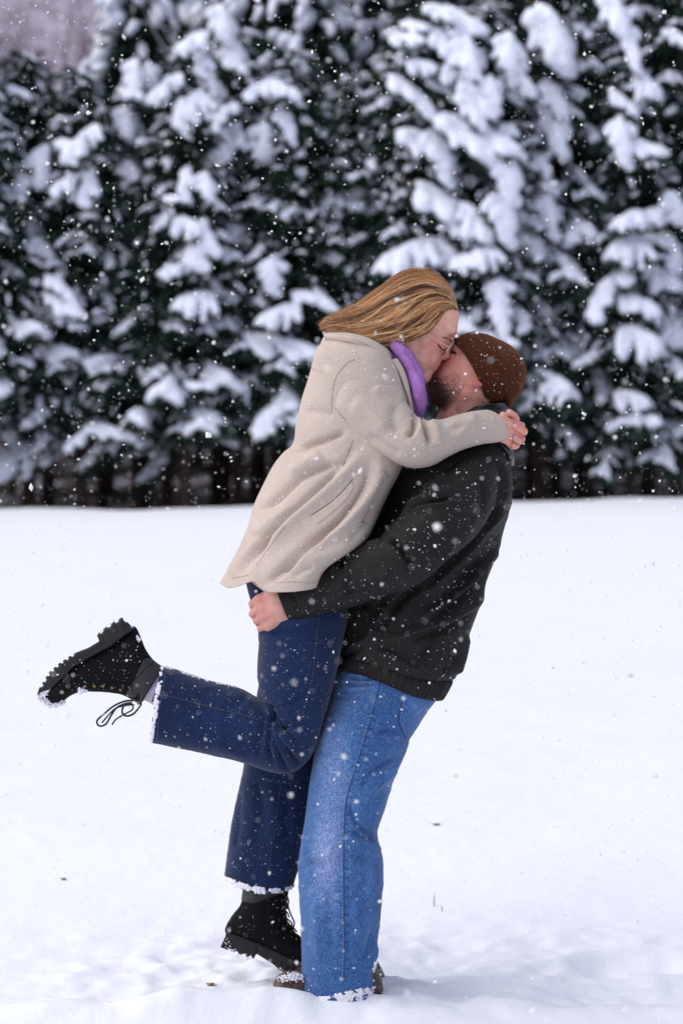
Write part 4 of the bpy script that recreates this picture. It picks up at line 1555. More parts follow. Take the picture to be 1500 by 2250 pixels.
for k in ids:
    p = scv[k]
    d = (p - cen) * np.array([1, 1, 0.3])
    d = d / (np.linalg.norm(d) + 1e-9) + rng.normal(size=3) * 0.7
    l = rng.uniform(0.003, 0.008)
    P.append(np.array([p, p + d * l * 0.5, p + d * l + rng.normal(size=3) * 0.001]))
    R.append(np.array([0.00014, 0.00012, 0.00005]))
curves('mohair_fuzz', P, R, M['fuzzp'], scarf)

# ---- hair
G = [[(1001, 662), (993, 640), (979, 620), (952, 602), (920, 595), (884, 600), (857, 616), (816, 646), (777, 671), (748, 685), (722, 699), (705, 713)],
     [(1004, 670), (992, 648), (970, 632), (940, 622), (905, 628), (870, 646), (835, 668), (800, 688), (765, 702), (735, 711), (708, 722)],
     [(1005, 676), (990, 660), (965, 650), (935, 652), (900, 672), (865, 694), (825, 711), (780, 722), (745, 726), (720, 728)],
     [(1005, 681), (993, 671), (975, 668), (952, 680), (925, 702), (895, 719), (855, 733), (810, 741), (777, 735), (745, 731)],
     [(1000, 683), (988, 680), (975, 686), (962, 704), (943, 724), (915, 738), (880, 748), (850, 755), (826, 755), (806, 747)]]
GY = [-0.005, -0.062, -0.092, -0.104, -0.104]
NS = 40
Gr = [resample(g, NS) for g in G]
def hair_pt(s, t, off=0.0, far=False):
    """s 0..1 along the strand, t 0..1 from crown ridge to the lower edge"""
    q = t * 4
    i = min(int(q), 3)
    u = q - i
    k = s * (NS - 1)
    a = np.array([[np.interp(k, np.arange(NS), Gr[j][:, c]) for c in (0, 1)] for j in (i, i + 1)])
    px, py = (a[0] * (1 - u) + a[1] * u).T if False else (np.interp(k, np.arange(NS), Gr[i][:, 0]) * (1 - u) + np.interp(k, np.arange(NS), Gr[i + 1][:, 0]) * u,
                                                          np.interp(k, np.arange(NS), Gr[i][:, 1]) * (1 - u) + np.interp(k, np.arange(NS), Gr[i + 1][:, 1]) * u)
    yy = GY[i] * (1 - u) + GY[i + 1] * u
    env = np.interp(s, [0, 0.06, 0.18, 0.4, 0.6, 1.0], [0.25, 0.48, 0.82, 1.06, 1.02, 0.92])
    y = yy * env
    if far:
        y = -y
    return px, py, y + HY
S_ = np.linspace(0, 1, 60)
V = []
for side in (0, 1):
    for t in (np.linspace(1, 0, 22) if side == 0 else np.linspace(0.05, 1, 21)):
        tl = np.minimum(t, np.interp(S_, [0, 0.5, 0.62, 1.0], [1.0, 1.0, 0.80, 0.80])) if side == 0 else t + 0 * S_
        pk_ = [hair_pt(a_, b_, 0, side == 1) for a_, b_ in zip(S_, tl)]
        px, py, y = (np.array([q_[c_] for q_ in pk_]) for c_ in range(3))
        cx_, cy_ = 900, 700
        V.append(W(px + 3.0 * np.sign(cx_ - px) * 0 , py + 3.5, y * 0.965))
V = np.array(V)
nr, ns = V.shape[:2]
V[..., 1] += 0.003
hbv = V.reshape(-1, 3)
i, j = np.meshgrid(np.arange(nr), np.arange(ns - 1), indexing='ij')
a = (i * ns + j).ravel()
b = (((i + 1) % nr) * ns + j).ravel()
hbf = np.stack([a, b, b + 1, a + 1], 1)
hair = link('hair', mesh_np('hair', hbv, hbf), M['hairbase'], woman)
P, R, tone = [], [], []
for k in range(7500):
    far = rng.random() < 0.22
    t = rng.random() ** 0.85
    s0 = 0.0 if rng.random() < 0.55 else rng.uniform(0, 0.35)
    s1 = 1 - abs(rng.normal()) * 0.09
    if rng.random() < 0.12:
        s1 = rng.uniform(0.5, 0.9)
    n = 18
    s = np.linspace(s0, max(s1, s0 + 0.15), n)
    tt = np.clip(t + (rng.normal() * 0.06) * (s - s0) + 0.018 * np.sin(s * rng.uniform(4, 12) + rng.uniform(0, 6)), 0, 1)
    px = np.zeros(n); py = np.zeros(n); yy = np.zeros(n)
    for q in range(n):
        px[q], py[q], yy[q] = hair_pt(s[q], tt[q], 0, far)
    lift = rng.uniform(-0.0025, 0.0022)
    yy = yy + (lift if not far else -lift) * -1
    if t < 0.25:
        py = py - lift * 820 * (1 - t * 4)
    # locks: strands clump together
    lock = math.floor(t * 30 + 2.2 * noise(np.array([[s0 * 3, t * 9, k * 0.37]]), 1.0)[0] * 0.6)
    lr = ((lock * 7919) % 13) / 13 - 0.5
    yy = yy + (1 if far else -1) * (lr * 0.006) * np.sin(s * 3.1)
    py = py + lr * 4 * np.sin(s * 4 + lock)
    e_ = np.linspace(0, 1, n)
    if t > 0.86 and rng.random() < 0.5:
        py = py + np.sin(e_ * math.pi) ** 1.5 * rng.uniform(-3, 9) + e_**2 * rng.uniform(-4, 8)
        yy = yy - 0.004
    if rng.random() < 0.035:
        py = py - e_**2 * rng.uniform(-8, 14)
        px = px + e_**2 * rng.normal() * 7
    px = px + e_**3 * rng.normal() * 5
    py = py + e_**3 * rng.normal() * 3
    P.append(W(px, py, yy))
    if t > 0.8 and rng.random() < 0.5:
        cutn = n // 2 + int(rng.integers(0, 4))
        keepn = slice(0, cutn)
        px, py, yy = px[keepn], py[keepn], yy[keepn]
        P[-1] = W(px, py, yy)
    w = 0.00036 * rng.uniform(0.5, 1.5)
    tone.append(0 if rng.random() < 0.10 + 0.55 * (((lock * 5077 + int(far)) % 11) in (0, 3, 5, 9)) else (2 if rng.random() < 0.10 + 0.6 * (((lock * 5077) % 11) in (1, 6, 8)) else 1))
    R.append(np.linspace(w, w * 0.45, len(P[-1])))
for tk, mk in ((0, 'hair_d'), (1, 'hair'), (2, 'hair_l')):
    curves('hair_strands', [p for p, q in zip(P, tone) if q == tk], [p for p, q in zip(R, tone) if q == tk], M[mk], hair)
# loose locks lying over the rest
P3 = {0: ([], []), 1: ([], []), 2: ([], [])}
for L in range(120):
    t0 = rng.random() ** 0.7
    a0 = rng.uniform(0, 0.45)
    a1 = min(1.03, a0 + rng.uniform(0.4, 0.8))
    drift = rng.normal() * 0.13
    wob = rng.uniform(-0.035, 0.035)
    ph = rng.uniform(0, 6)
    lift0 = rng.uniform(0.0025, 0.008)
    tn = int(rng.choice([0, 1, 1, 2, 2]))
    wd = rng.uniform(0.006, 0.020)
    for q in range(rng.integers(8, 26)):
        n = 20
        s_ = np.linspace(a0 + rng.uniform(-0.03, 0.03) * (a0 > 0.05), a1 - abs(rng.normal()) * 0.06, n).clip(0, 1)
        e_ = np.linspace(0, 1, n)
        tt = np.clip(t0 + drift * e_ + wob * np.sin(e_ * 5 + ph) + rng.normal() * wd * (0.4 + 0.9 * e_), 0, 1)
        px = np.zeros(n); py = np.zeros(n); yy = np.zeros(n)
        for k in range(n):
            px[k], py[k], yy[k] = hair_pt(s_[k], tt[k], 0, False)
        lf = lift0 * np.sin(np.clip(e_ * 1.15, 0, 1) * math.pi) + rng.uniform(-0.001, 0.001)
        yy = yy - lf
        py = py - lf * 500 * np.clip(1 - tt * 3, 0, 1)
        w = 0.00034 * rng.uniform(0.6, 1.4)
        P3[tn][0].append(W(px, py, yy)); P3[tn][1].append(np.linspace(w, w * 0.4, n))
for tn, mk in ((0, 'hair_d'), (1, 'hair'), (2, 'hair_l')):
    curves('loose_locks', P3[tn][0], P3[tn][1], M[mk], hair)
# stray hairs round the crown
P, R = [], []
for k in range(130):
    s = np.linspace(rng.uniform(0.0, 0.35), rng.uniform(0.4, 0.8), 14)
    px, py, yy = hair_pt(s, rng.uniform(0, 0.15))
    py = py - np.sin(np.linspace(0, math.pi, 14)) * rng.uniform(1, 11) + rng.normal() * 2 * np.linspace(0, 1, 14)
    P.append(W(px, py, yy + rng.normal() * 0.01))
    R.append(np.full(14, 0.00020))
curves('stray_hairs', P, R, M['hair'], hair)

# ---- glasses
gl = link('glasses', None, None, woman)
pa = [w3(936, 733, -0.122), w3(955, 746, -0.116), w3(985.5, 763.5, -0.100), w3(987, 765, -0.094)]
v_, f_ = tube(resample(pa, 20), 0.0018, 8)
link('temple_arm', mesh_np('temple_arm', v_, fix_tris(f_)), M['gold'], gl)
dx = np.array([-0.62, 0, -0.78])
for sy, cyy in ((0, -0.066), (1, 0.012)):
    c0 = w3(984, 766, cyy)
    th = np.linspace(0, 2 * math.pi, 41)
    ring = c0 + 0.0235 * (np.cos(th)[:, None] * dx + np.sin(th)[:, None] * np.array([0.0, 1.0, 0.0]))
    v_, f_ = tube(ring, 0.0017, 6, False)
    rim = link('rim', mesh_np('rim', v_, f_), M['gold'], gl)
    nrm = np.cross(dx, [0, 1, 0])
    dv = np.concatenate([ring[:-1] + nrm * 0.0004, ring[:-1] - nrm * 0.0004, [c0 + nrm * 0.0005], [c0 - nrm * 0.0005]])
    k = np.arange(40)
    ft = np.concatenate([np.stack([k, (k + 1) % 40, np.full(40, 80)], 1), np.stack([40 + (k + 1) % 40, 40 + k, np.full(40, 81)], 1)])
    fq = np.stack([k, k + 40, 40 + (k + 1) % 40, (k + 1) % 40], 1)
    link('lens', mesh_np('lens', dv, [ft, fq]), M['lens'], rim)
v_, f_ = tube(resample([w3(991, 754, -0.045), w3(996, 751, -0.027), w3(991, 754, -0.010)], 12), 0.0009, 6)
link('bridge', mesh_np('bridge', v_, fix_tris(f_)), M['gold'], gl)

# ---- jeans of the woman
def wear_attr(me, v, pts):
    """worn-pale patches: list of (px, py, rx, ry, amount)"""
    px, py = proj(v)
    w = np.zeros(len(v))
    for x, y, rx, ry, a in pts:
        w += a * np.exp(-(((px - x) / rx)**2 + ((py - y) / ry)**2))
    at = me.attributes.new('wear', 'FLOAT', 'POINT')
    at.data.foreach_set('value', w.astype(np.float32))
Z5 = lambda *p: zp(2.2727, 300, 1400, p)
near_secs = [
    (532, 1215, 770, 1240, -0.02, -0.02, 0.16, 0.16), (536, 1250, 772, 1290, -0.03, -0.03, 0.155, 0.15), (544, 1290, 768, 1330, -0.04, -0.05, 0.15, 0.13),
    (553, 1325, 764, 1362, -0.06, -0.07, 0.14, 0.11), (565, 1370, 756, 1396, -0.075, -0.08, 0.13, 0.10), (569, 1410, 750, 1425, -0.085, -0.09, 0.125, 0.09),
    (567, 1450, 743, 1458, -0.09, -0.095, 0.12, 0.09), (567, 1492, 733, 1503, -0.095, -0.10, 0.112, 0.09), (571, 1520, 722, 1545, -0.10, -0.10, 0.105, 0.085),
    (575, 1533, 710, 1585, -0.10, -0.10, 0.10, 0.08), (577, 1537, 697, 1632, -0.10, -0.10, 0.10, 0.08), (577, 1538, 682, 1665, -0.10, -0.10, 0.10, 0.08),
    (576, 1538, 662, 1686, -0.10, -0.10, 0.098, 0.08), (574, 1538, 636, 1699, -0.10, -0.10, 0.096, 0.08), (570, 1537, 606, 1697, -0.10, -0.10, 0.094, 0.08),
    (558, 1529, 570, 1686, -0.10, -0.10, 0.092, 0.08), (535, 1517, 533, 1673, -0.10, -0.10, 0.09, 0.08), (500, 1506, 490, 1663, -0.10, -0.10, 0.09, 0.08),
    (454, 1494, 432, 1651, -0.10, -0.10, 0.088, 0.08), (405, 1478, 382, 1641, -0.10, -0.10, 0.088, 0.08), (372, 1468, 348, 1634, -0.10, -0.10, 0.087, 0.08),
    (357, 1464, 333, 1631, -0.10, -0.10, 0.086, 0.08)]
nf = [
    (Z5((615, 322), (670, 345), (740, 342), (820, 300), (880, 240)), 6, -0.004),
    (Z5((632, 330), (660, 350), (680, 410), (725, 460), (780, 430)), 5, -0.012),
    (Z5((650, 345), (700, 400), (740, 460), (780, 500), (830, 540)), 5, -0.009),
    (Z5((650, 350), (690, 440), (730, 530), (800, 620), (850, 640)), 7, -0.012),
    (Z5((655, 360), (680, 470), (700, 560), (745, 650), (780, 675)), 7, -0.011),
    (Z5((655, 380), (665, 470), (660, 560), (690, 640)), 6, -0.008),
    (Z5((640, 360), (630, 450), (610, 540), (620, 610)), 9, -0.006),
    (Z5((670, 400), (705, 480), (750, 560)), 6, 0.009),
    (Z5((665, 400), (690, 520), (700, 600)), 6, 0.008),
    (Z5((700, 380), (760, 430), (830, 440), (880, 400)), 9, -0.005),
    (Z5((560, 300), (500, 340), (420, 360)), 14, -0.004),
    (Z5((560, 600), (480, 560), (380, 540)), 14, 0.004),
    (Z5((560, 470), (500, 500), (430, 500)), 12, -0.004),
    ([(590, 1395), (640, 1385), (690, 1370)], 9, -0.005), ([(600, 1370), (650, 1362), (700, 1352)], 7, 0.005),
    ([(575, 1440), (620, 1425), (690, 1420)], 14, -0.003),
]
jv, jf = loft(near_secs, 150, 420, 2.4, hem1=True, folds=nf, gain=1.5, wr=0.0022, wrf=(9, 9, 16), rough=0.0016, rough_f=11, seed=7, fine=0.0003)
me = mesh_np('jeans', jv, jf)
wear_attr(me, jv, [(650, 1450, 50, 120, 0.12), (520, 1580, 120, 40, 0.10), (690, 1620, 40, 60, 0.1)])
jeans = link('jeans', me, M['denim_dark'], woman)
fl_secs = [(590, 1380, 740, 1390, 0.08, 0.08, 0.10, 0.10), (560, 1560, 715, 1560, 0.075, 0.075, 0.10, 0.10), (538, 1675, 706, 1680, 0.07, 0.07, 0.095, 0.095), (528, 1720, 700, 1720, 0.065, 0.065, 0.09, 0.09),
           (515, 1778, 690, 1770, 0.06, 0.06, 0.09, 0.09), (503, 1845, 676, 1830, 0.06, 0.06, 0.09, 0.09), (495, 1895, 660, 1895, 0.06, 0.06, 0.09, 0.09), (491, 1925, 646, 1944, 0.06, 0.06, 0.09, 0.09)]
def hemw(px, py, v):
    w = np.clip((v - 0.85) / 0.15, 0, 1)
    return px, py + w * 12 * np.clip(1 - ((px - 575) / 75)**2, 0, 1)
fv, ff = loft(fl_secs, 110, 240, 2.3, hem1=True, warp=hemw, rough=0.003, rough_f=8, seed=9, fine=0.0003, wr=0.003, wrf=(9, 9, 9), gain=1.4,
              folds=[([(560, 1700), (575, 1780), (560, 1860)], 14, -0.006), ([(640, 1700), (630, 1800), (640, 1900)], 12, -0.006), ([(600, 1720), (600, 1800), (590, 1920)], 12, 0.005), ([(530, 1720), (525, 1800), (515, 1880)], 9, -0.004)])
me = mesh_np('trouser_leg', fv, ff)
wear_attr(me, fv, [(560, 1800, 40, 100, 0.05)])
farleg = link('trouser_leg', me, M['denim_dark'], jeans)
jdr, fdr = Drape(jv, jf), Drape(fv, ff)
for pts, dr, par in ((Z5((908, -130), (892, 0), (882, 110), (870, 200), (845, 300), (818, 395), (812, 412)), jdr, jeans),
                     (Z5((780, 430), (745, 460), (715, 468), (680, 468)), jdr, jeans),
                     (Z5((150, 297), (250, 322), (350, 350), (450, 374), (550, 400), (620, 422), (680, 446)), jdr, jeans),
                     (Z5((728, 685), (712, 760), (696, 860), (684, 960), (668, 1060), (655, 1160)), fdr, farleg)):
    P = np.array(pts)
    seam(par, dr, pts, 0.0020, M['groove_d'], 'side_seam', -0.0006)
    T = np.gradient(P, axis=0)
    T /= np.linalg.norm(T, axis=1)[:, None]
    off = np.stack([T[:, 1], -T[:, 0]], 1) * 2.4
    seam(par, dr, [tuple(q) for q in P + off], 0.0008, M['thread_d'], 'stitching', 0.0003, True, 3)
seam(jeans, jdr, [(366, 1468), (352, 1550), (344, 1632)], 0.0008, M['thread_d'], 'stitching', 0.0003, True, 3)

# ---- boots
def sole_strip(inner, outer, wid, yc, lugs, mat, parent, notch=5.0, n=150):
    """rubber sole between the welt line and the tread line, lugs cut into the tread"""
    A = resample(inner, n, False)
    B = resample(outer, n, False)
    t = np.linspace(0, 1, n)
    w = np.interp(t, np.linspace(0, 1, len(wid)), wid)
    dirn = B - A
    L = np.linalg.norm(dirn, axis=1)[:, None] + 1e-9
    cut = np.zeros(n)
    for (t0, t1, m) in lugs:
        ph = (t - t0) / (t1 - t0) * m
        on = (t > t0) & (t < t1) & ((ph % 1) > 0.55)
        cut[on] = notch
    B2 = B - dirn / L * cut[:, None]
    V = []
    for k in range(n):
        a, b, hw = A[k], B2[k], w[k]
        m = a + (b - a) * 0.85
        V.append([w3(*a, yc - hw * 0.93), w3(*(a + (b - a) * 0.12), yc - hw), w3(*m, yc - hw), w3(*b, yc - hw * 0.94), w3(*b, yc + hw * 0.94), w3(*m, yc + hw), w3(*(a + (b - a) * 0.12), yc + hw), w3(*a, yc + hw * 0.93)])
    V = np.array(V)
    m = 8
    v = V.reshape(-1, 3)
    i, j = np.meshgrid(np.arange(n - 1), np.arange(m), indexing='ij')
    a = (i * m + j).ravel(); b = (i * m + (j + 1) % m).ravel()
    f = np.stack([a, b, b + m, a + m], 1)
    v = np.concatenate([v, V[0].mean(0)[None], V[-1].mean(0)[None]])
    k = np.arange(m)
    f0 = np.stack([np.full(m, n * m), (k + 1) % m, k], 1)
    f1 = np.stack([np.full(m, n * m + 1), (n - 1) * m + k, (n - 1) * m + (k + 1) % m], 1)
    return link('sole', mesh_np('sole', v, [f, f0, f1], False), mat, parent)

def eyelets(boot, dr, pts, r=0.0032):
    for (x, y) in pts:
        h, n = dr.hit(x, y)
        if h is None:
            continue
        t = n.orthogonal().normalized()
        b = n.cross(t)
        th = np.linspace(0, 2 * math.pi, 17)
        ring = np.array([np.array(h + n * 0.0008 + t * (r * math.cos(a)) + b * (r * math.sin(a))) for a in th])
        v, f = tube(ring, 0.0009, 5, False)
        link('eyelet', mesh_np('eyelet', v, f), M['brass'], boot)

def make_boot(upper, cuff, yc, folds):
    v, f = loft(upper, 84, 170, 2.15, folds=folds, rough=0.0016, rough_f=14, seed=yc * 50 + 20)
    bt = link('boot', mesh_np('boot', v, f), M['boot'], woman)
    v2, f2 = loft(cuff, 72, 50, 2.2, hem1=True, rough=0.0012, rough_f=12)
    link('boot_collar', mesh_np('boot_collar', v2, f2), M['bootcuff'], bt)
    vv, ff_ = cat([(v, f[0]), (v2, f2[0])])
    return bt, Drape(vv, [ff_])
Z4 = lambda *p: zp(4.1667, 60, 1320, p)
yb = -0.10
up1 = [(97, 1524, 108, 1538, yb, yb, 0.020, 0.020), (103, 1510, 120, 1547, yb, yb, 0.036, 0.036), (116, 1494, 138, 1541, yb, yb, 0.046, 0.044), (138, 1472, 155, 1528, yb, yb, 0.050, 0.047),
       (170, 1447, 178, 1520, yb, yb, 0.049, 0.046), (206, 1428, 212, 1520, yb, yb, 0.045, 0.042), (238, 1410, 243, 1522, yb, yb, 0.042, 0.040), (264, 1392, 266, 1526, yb, yb, 0.042, 0.040),
       (286, 1375, 280, 1532, yb, yb, 0.042, 0.040), (300, 1379, 289, 1537, yb, yb, 0.042, 0.040), (309, 1400, 295, 1541, yb, yb, 0.043, 0.042), (318, 1424, 300, 1544, yb, yb, 0.045, 0.044),
       (330, 1443, 304, 1546, yb, yb, 0.047, 0.046), (338, 1452, 305, 1545, yb, yb, 0.047, 0.046)]
cuff1 = [(322, 1436, 288, 1515, yb, yb, 0.048, 0.047), (338, 1451, 300, 1532, yb, yb, 0.051, 0.050), (350, 1460, 309, 1544, yb, yb, 0.052, 0.051), (358, 1465, 313, 1541, yb, yb, 0.051, 0.050)]
boot1, bd1 = make_boot(up1, cuff1, yb, [(Z4((830, 560), (930, 500), (1080, 490)), 5, -0.004), (Z4((760, 740), (790, 640), (900, 540)), 6, -0.003), (Z4((400, 560), (470, 640), (480, 760)), 7, -0.003),
      (Z4((1000, 600), (1100, 560), (1150, 545)), 5, -0.004), (Z4((870, 330), (960, 360), (1000, 440)), 5, 0.002)])
sole_strip(Z4((140, 830), (230, 800), (420, 610), (610, 500), (775, 410), (915, 300), (965, 270)),
           Z4((92, 860), (110, 800), (200, 655), (300, 565), (430, 480), (560, 430), (662, 368), (640, 310), (720, 240), (800, 190), (870, 150), (940, 215)),
           [0.034, 0.050, 0.056, 0.054, 0.049, 0.046, 0.047, 0.045], yb, [(0.04, 0.42, 8), (0.68, 0.96, 4)], M['sole'], boot1, 4.4)
# heel block behind the arch
seam(boot1, bd1, Z4((950, 245), (900, 262), (760, 378), (600, 470), (400, 580), (210, 770)), 0.0016, M['sole'], 'welt', 0.0)
seam(boot1, bd1, Z4((800, 560), (880, 510), (980, 480), (1100, 500)), 0.0010, M['lace'], 'stitching', 0.0005)
seam(boot1, bd1, Z4((960, 830), (965, 760), (1060, 640), (1160, 560)), 0.0014, M['lace'], 'stitching', 0.0005)
eyelets(boot1, bd1, Z4((530, 782), (615, 780), (693, 780), (777, 796), (855, 816), (922, 866), (978, 910)))
def lace(boot, pts, r=0.0026, name='lace'):
    v, f = tube(resample(pts, 60), r, 7)
    link(name, mesh_np(name, v, fix_tris(f)), M['lace'], boot)
lc = lambda pts, y0, y1: [w3(*q, y) for q, y in zip(Z4(*pts), np.linspace(y0, y1, len(pts)))]
lace(boot1, lc([(975, 915), (900, 918), (800, 960), (700, 1040), (640, 1100), (660, 1145), (720, 1130), (770, 1050), (820, 980), (900, 940), (960, 935)], -0.135, -0.15))
lace(boot1, lc([(960, 940), (890, 960), (870, 1020), (910, 1055), (980, 1030), (1045, 945), (1010, 945)], -0.15, -0.12))
lace(boot1, lc([(980, 950), (900, 960), (820, 980), (760, 1030), (685, 1118)], -0.148, -0.155), 0.0022)
lace(boot1, lc([(970, 960), (960, 1000), (870, 1050), (810, 1090), (777, 1135)], -0.14, -0.16), 0.0022)
# sock with its woven lettering
skv, skf = loft([(332, 1450, 306, 1536, yb, yb, 0.044, 0.044), (352, 1462, 322, 1540, yb, yb, 0.044, 0.044), (372, 1474, 340, 1550, yb, yb, 0.044, 0.044), (392, 1486, 362, 1560, yb, yb, 0.045, 0.045)], 48, 40, 2.1, rough=0.001)
sock = link('sock', mesh_np('sock', skv, skf), M['sock'], woman)
skd = Drape(skv, skf)
tx = bpy.data.curves.new('lettering', 'FONT')
tx.body = 'adidas'
tx.align_x = 'RIGHT'
tx.size = 1.0
tx.offset = 0.02
to = bpy.data.objects.new('lettering', tx)
COL.objects.link(to)
bpy.context.view_layer.update()
tm = bpy.data.meshes.new_from_object(to.evaluated_get(bpy.context.evaluated_depsgraph_get()))
bpy.data.objects.remove(to)
vv = np.array([q.co[:] for q in tm.vertices])
end = np.array([333.5, 1541.0])
along = np.array([-0.36, 0.933])
upd = np.array([0.933, 0.36])
new = []
for q in vv:
    p = end + along * (q[0] * 15.5) + upd * (q[1] * 15.5 * 1.0)
    h, n = skd.hit(p[0], p[1])
    new.append(np.array(h + n * 0.0007) if h is not None else w3(p[0], p[1], yb))
tm.vertices.foreach_set('co', np.array(new, np.float32).ravel())
tm.update()
link('lettering', tm, M['print'], sock)

# standing boot, the toe pointing down and to the right
yb2 = 0.06
up2 = [(724, 2143, 738, 2127, yb2, yb2, 0.020, 0.020), (705, 2139, 722, 2106, yb2, yb2, 0.038, 0.038), (675, 2128, 706, 2094, yb2, yb2, 0.047, 0.046), (640, 2117, 690, 2082, yb2, yb2, 0.047, 0.046),
       (606, 2103, 676, 2074, yb2, yb2, 0.045, 0.043), (570, 2087, 664, 2066, yb2, yb2, 0.042, 0.041), (535, 2072, 655, 2059, yb2, yb2, 0.041, 0.041), (503, 2060, 649, 2051, yb2, yb2, 0.041, 0.041), (494, 2045, 644, 2042, yb2, yb2, 0.042, 0.041),
       (500, 2028, 637, 2032, yb2, yb2, 0.043, 0.042), (514, 2008, 631, 2018, yb2, yb2, 0.045, 0.044), (527, 1991, 629, 2000, yb2, yb2, 0.046, 0.045), (533, 1970, 632, 1975, yb2, yb2, 0.048, 0.047), (535, 1955, 634, 1958, yb2, yb2, 0.048, 0.047)]
cuff2 = [(531, 1976, 590, 1978, yb2, yb2, 0.045, 0.045), (532, 1968, 605, 1968, yb2, yb2, 0.051, 0.050), (534, 1955, 634, 1955, yb2, yb2, 0.052, 0.051), (535, 1940, 636, 1942, yb2, yb2, 0.052, 0.051), (535, 1925, 636, 1927, yb2, yb2, 0.052, 0.051)]
boot2, bd2 = make_boot(up2, cuff2, yb2, [(zp(3.261, 440, 1860, [(480, 400), (470, 500), (450, 620)]), 5, -0.003), (zp(3.261, 440, 1860, [(300, 420), (265, 520), (250, 640)]), 5, -0.003),
      (zp(3.261, 440, 1860, [(560, 560), (600, 620), (640, 650)]), 6, -0.004)])
Zb = lambda *p: zp(3.261, 440, 1860, p)
sole_strip(Zb((190, 615), (310, 650), (470, 715), (620, 790), (750, 830), (890, 860), (960, 870)), Zb((145, 722), (260, 765), (382, 806), (402, 768), (515, 838), (570, 885), (720, 922), (880, 955), (985, 930)),
           [0.043, 0.046, 0.046, 0.045, 0.051, 0.055, 0.052, 0.034], yb2, [(0.03, 0.26, 4), (0.52, 0.97, 9)], M['sole'], boot2, 4.0)
seam(boot2, bd2, Zb((180, 648), (300, 690), (450, 757), (600, 832), (715, 858)), 0.0016, M['sole'], 'welt')
eyelets(boot2, bd2, Zb((600, 338), (588, 385), (588, 445), (600, 505), (625, 562), (655, 610), (690, 665)))
lb = lambda pts, y0, y1: [w3(*q, y) for q, y in zip(Zb(*pts), np.linspace(y0, y1, len(pts)))]
lace(boot2, lb([(605, 350), (632, 380), (630, 430), (650, 490), (672, 540), (668, 575), (645, 565)], 0.02, 0.0), 0.0022)
lace(boot2, lb([(600, 380), (618, 400), (610, 450), (606, 480)], 0.02, 0.0), 0.0022)
for k in range(6):
    p0, p1 = ((600, 338), (588, 385), (588, 445), (600, 505), (625, 562), (655, 610), (690, 665))[k:k + 2]
    lace(boot2, lb([p0, ((p0[0] + p1[0]) / 2 + 30, (p0[1] + p1[1]) / 2), (p1[0] + 34, p1[1])], 0.02, 0.045), 0.0022)

# ======================================================= MAN
MY = 0.012
morg = w3(1041, 821, MY)
mv, mf, mc, ml, mR = head_mesh(morg, (-0.80, 0, 0.60), (0.60, 0, 0.80), 0.94, False)
bv2, bf2 = limb_body((-0.30, -0.42, -0.02), (0.62, 0.42, 1.72), [
    ([(1025, 880, 0.01), (1030, 960, 0.01), (1005, 1070, 0), (960, 1200, 0), (885, 1430, 0)], [0.062, 0.066, 0.11, 0.105, 0.11]),
    ([(850, 1500, -0.06), (765, 1820, -0.09), (745, 2150, -0.08)], [0.065, 0.05, 0.036]),
    ([(855, 1500, 0.07), (775, 1820, 0.13), (750, 2150, 0.14)], [0.065, 0.05, 0.036]),
    ([(1030, 1060, -0.13), (880, 1235, -0.235), (640, 1325, -0.20)], [0.045, 0.036, 0.026]),
    ([(1030, 1060, 0.12), (880, 1230, 0.22), (660, 1320, 0.17)], [0.045, 0.036, 0.026]),
])
# his near hand closed round her thigh
S = SDF(w3(535, 1400, 0) + np.array([0, -0.28, 0]), w3(650, 1258, 0) + np.array([0, 0.05, 0]), 0.0012)
S.add(S.chain([w3(640, 1325, -0.195), w3(618, 1328, -0.198)], [0.032, 0.036]), 0.01)
# back of the hand
for (p0, p1, r0, r1) in (((618, 1305), (570, 1318), 0.024, 0.0155), ((618, 1320), (572, 1338), 0.026, 0.0155), ((622, 1336), (578, 1357), 0.025, 0.0155), ((625, 1348), (588, 1375), 0.021, 0.0145)):
    S.add(S.chain([w3(*p0, -0.195), w3(*p1, -0.182)], [r0, r1]), 0.012)
# fingers bending round the back of the thigh
for (a, b, c, r) in (((569, 1318), (555, 1327), (556, 1334), 0.0112), ((572, 1337), (556, 1349), (560, 1356), 0.0112), ((578, 1357), (564, 1364), (568, 1370), 0.0104), ((586, 1374), (572, 1380), (572, 1384), 0.0094)):
    S.add(S.chain([w3(*a, -0.180), w3(*b, -0.150), w3(*b, -0.110), w3(*c, -0.075)], [r * 1.22, r, r * 0.95, r * 0.82]), 0.004)
for (p0, p1) in (((612, 1312), (575, 1322)), ((614, 1326), (577, 1340)), ((617, 1340), (583, 1358))):
    S.add(S.chain([w3(*p0, -0.216), w3(*p1, -0.1945)], [0.0035, 0.0042]), 0.006)
# thumb up under the coat hem
S.add(S.chain([w3(612, 1302, -0.196), w3(590, 1291, -0.200), w3(572, 1281, -0.195), w3(559, 1273, -0.180)], [0.022, 0.0155, 0.0125, 0.0105]), 0.008)
mhv, mhf = S.mesh()
mhx, mhy = proj(mhv)
mhc = np.tile(np.array([0.60, 0.34, 0.29]), (len(mhv), 1))
for (x, y) in ((558, 1325), (560, 1346), (566, 1363), (574, 1380), (572, 1318), (574, 1338), (581, 1358), (563, 1275)):
    w_ = 0.7 * np.exp(-(((mhx - x)**2 + (mhy - y)**2) / 9.0**2))[:, None]
    mhc = mhc * (1 - w_ * 0.7) + np.array([0.56, 0.20, 0.17]) * w_ * 0.7
man = link('person', person_mesh('person', [(mv, mf, mc), (bv2, bf2, (0.50, 0.27, 0.22)), (mhv, mhf, mhc)]), M['skin'])
tag(man, 'bearded man in brown beanie, black jacket and light blue jeans, lifting the woman', 'person')
